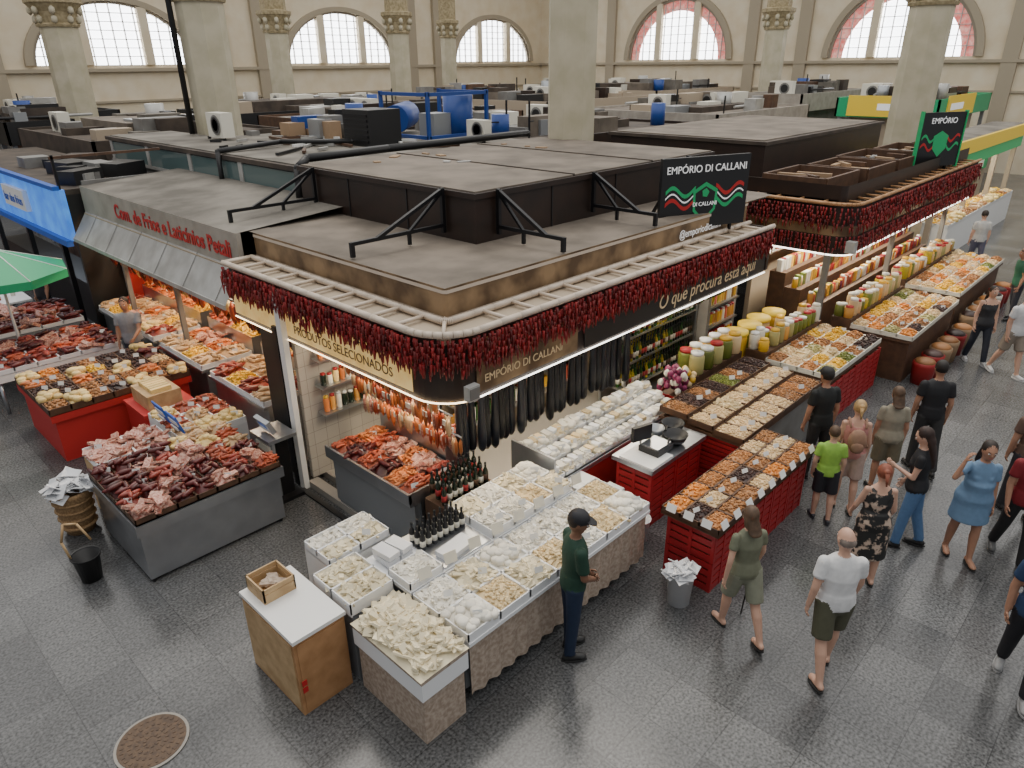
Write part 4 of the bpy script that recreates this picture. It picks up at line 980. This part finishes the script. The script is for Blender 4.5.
person('shopper_woman',8.72,.98,195,1.6,(.16,.27,.42),(.16,.27,.42),'tan',(.03,.02,.015),fem=True,style='dress',skirt=.62,sleeve=.6,hairlen=.18,arms=tohead,thigh=(12,-6),knee=(6,6),belly=.04,flop=True)
person('shopper_man',9.0,.52,200,1.7,(.22,.012,.018),(.02,.02,.022),'tan',thigh=(14,-14),knee=(5,12),arms=reach,shoe=(.1,.1,.1))
person('shopper_man',6.9,.05,215,1.75,(.02,.05,.12),(.015,.015,.02),'tan',thigh=(18,-14),knee=(6,10),shoe=(.3,.3,.3))
person('shopper_man',10.2,.7,10,1.7,(.12,.07,.05),(.03,.03,.035),'tan',thigh=(10,-10))
person('shopper_woman',15.63,2.42,185,1.58,(.03,.03,.035),(.02,.025,.04),'light',(.03,.02,.015),fem=True,sleeve=-1,hairlen=.2,thigh=(14,-10),knee=(4,10),vox=.018,shoe=(.5,.5,.5))
person('shopper_man',15.3,1.83,170,1.7,(.7,.7,.7),(.3,.25,.2),'light',style='shorts',vox=.02,thigh=(14,-14),shoe=(.6,.6,.6))
person('shopper_man',10.55,1.95,10,1.7,(.015,.015,.018),(.03,.03,.03),'tan',(.02,.015,.012),thigh=(8,-12),knee=(4,12))
person('shopper_man',9.3,3.0,-15,1.68,(.012,.014,.014),(.02,.02,.02),'tan',(.02,.015,.012),cap=(.02,.02,.02),thigh=(3,-3),knee=(2,2))
person('shop_vendor',19.0,2.5,-80,1.65,(.02,.12,.07),(.03,.03,.04),'tan',vox=.025,thigh=(3,-3))
person('shopper_man',23.0,4.2,10,1.7,(.5,.5,.48),(.1,.1,.15),'light',vox=.025)
person('shop_vendor',4.0,13.55,170,1.72,(.3,.3,.32),(.04,.05,.08),'tan',vox=.018,arms=reach,thigh=(3,-3))
person('shop_vendor',3.75,18.1,200,1.7,(.02,.02,.025),(.02,.02,.03),'tan',vox=.025)
person('shopper_man',3.7,21.3,180,1.7,(.02,.02,.025),(.05,.05,.08),'tan',vox=.025)
person('shopper_man',3.6,22.6,150,1.7,(.3,.05,.03),(.05,.05,.08),'tan',vox=.025)
# ------------------------------------------------------------------ lights
def area(name,loc,size,sy,power,col=(1,.9,.75),rot=(0,0,0)):
    l=bpy.data.lights.new(name,'AREA');l.shape='RECTANGLE';l.size=size;l.size_y=sy;l.energy=power;l.color=col
    o=bpy.data.objects.new(name,l);o.location=loc;o.rotation_euler=rot;SC.objects.link(o)
area('stall_lamp',(8,6.1,2.88),6,.5,170,(1,.88,.68));area('stall_lamp',(4.85,6.6,2.88),.4,2.2,70,(1,.8,.55));area('stall_lamp',(5.2,12.6,2.74),.5,6,180,(1,.76,.5));area('stall_lamp',(17,5.4,2.95),7,.5,380,(1,.88,.68));area('stall_lamp',(28,6.1,3.1),7,.4,190,(1,.95,.8));area('stall_lamp',(5.3,21,3.1),.6,6,60,(.8,.9,1))
area('skylight_standin',(18,14,14),44,44,7600,(1,.97,.92))  # unseen broad lamp added for soft top light; no roof is modelled
w=bpy.data.worlds.new('hall_daylight');bpy.context.scene.world=w;w.use_nodes=True
w.node_tree.nodes['Background'].inputs[0].default_value=(.95,.97,1,1);w.node_tree.nodes['Background'].inputs[1].default_value=.42
sl=bpy.data.lights.new('daylight_sun','SUN');sl.energy=1.1;sl.angle=.55;sl.color=(1,.93,.82);so_=bpy.data.objects.new('daylight_sun',sl);so_.rotation_euler=(-.4,.35,0);SC.objects.link(so_)
# ------------------------------------------------------------------ camera
cam=bpy.data.cameras.new('camera');co=bpy.data.objects.new('camera',cam);SC.objects.link(co)
th=math.atan(322/710);al=math.radians(44);ro=math.radians(.6)
Rr=V((math.sin(al),-math.cos(al),0));Ff=V((math.cos(al),math.sin(al),0));Fw=Ff*math.cos(th)-V((0,0,1))*math.sin(th);Up=Rr.cross(Fw)
cr=Rr*math.cos(ro)-Up*math.sin(ro);cu=Rr*math.sin(ro)+Up*math.cos(ro)
co.matrix_world=Matrix.Translation((0,0,5.5))@Matrix((cr,cu,-Fw)).transposed().to_4x4()
cam.sensor_width=36;cam.lens=710/1024*36;cam.clip_end=200
bpy.context.scene.camera=co
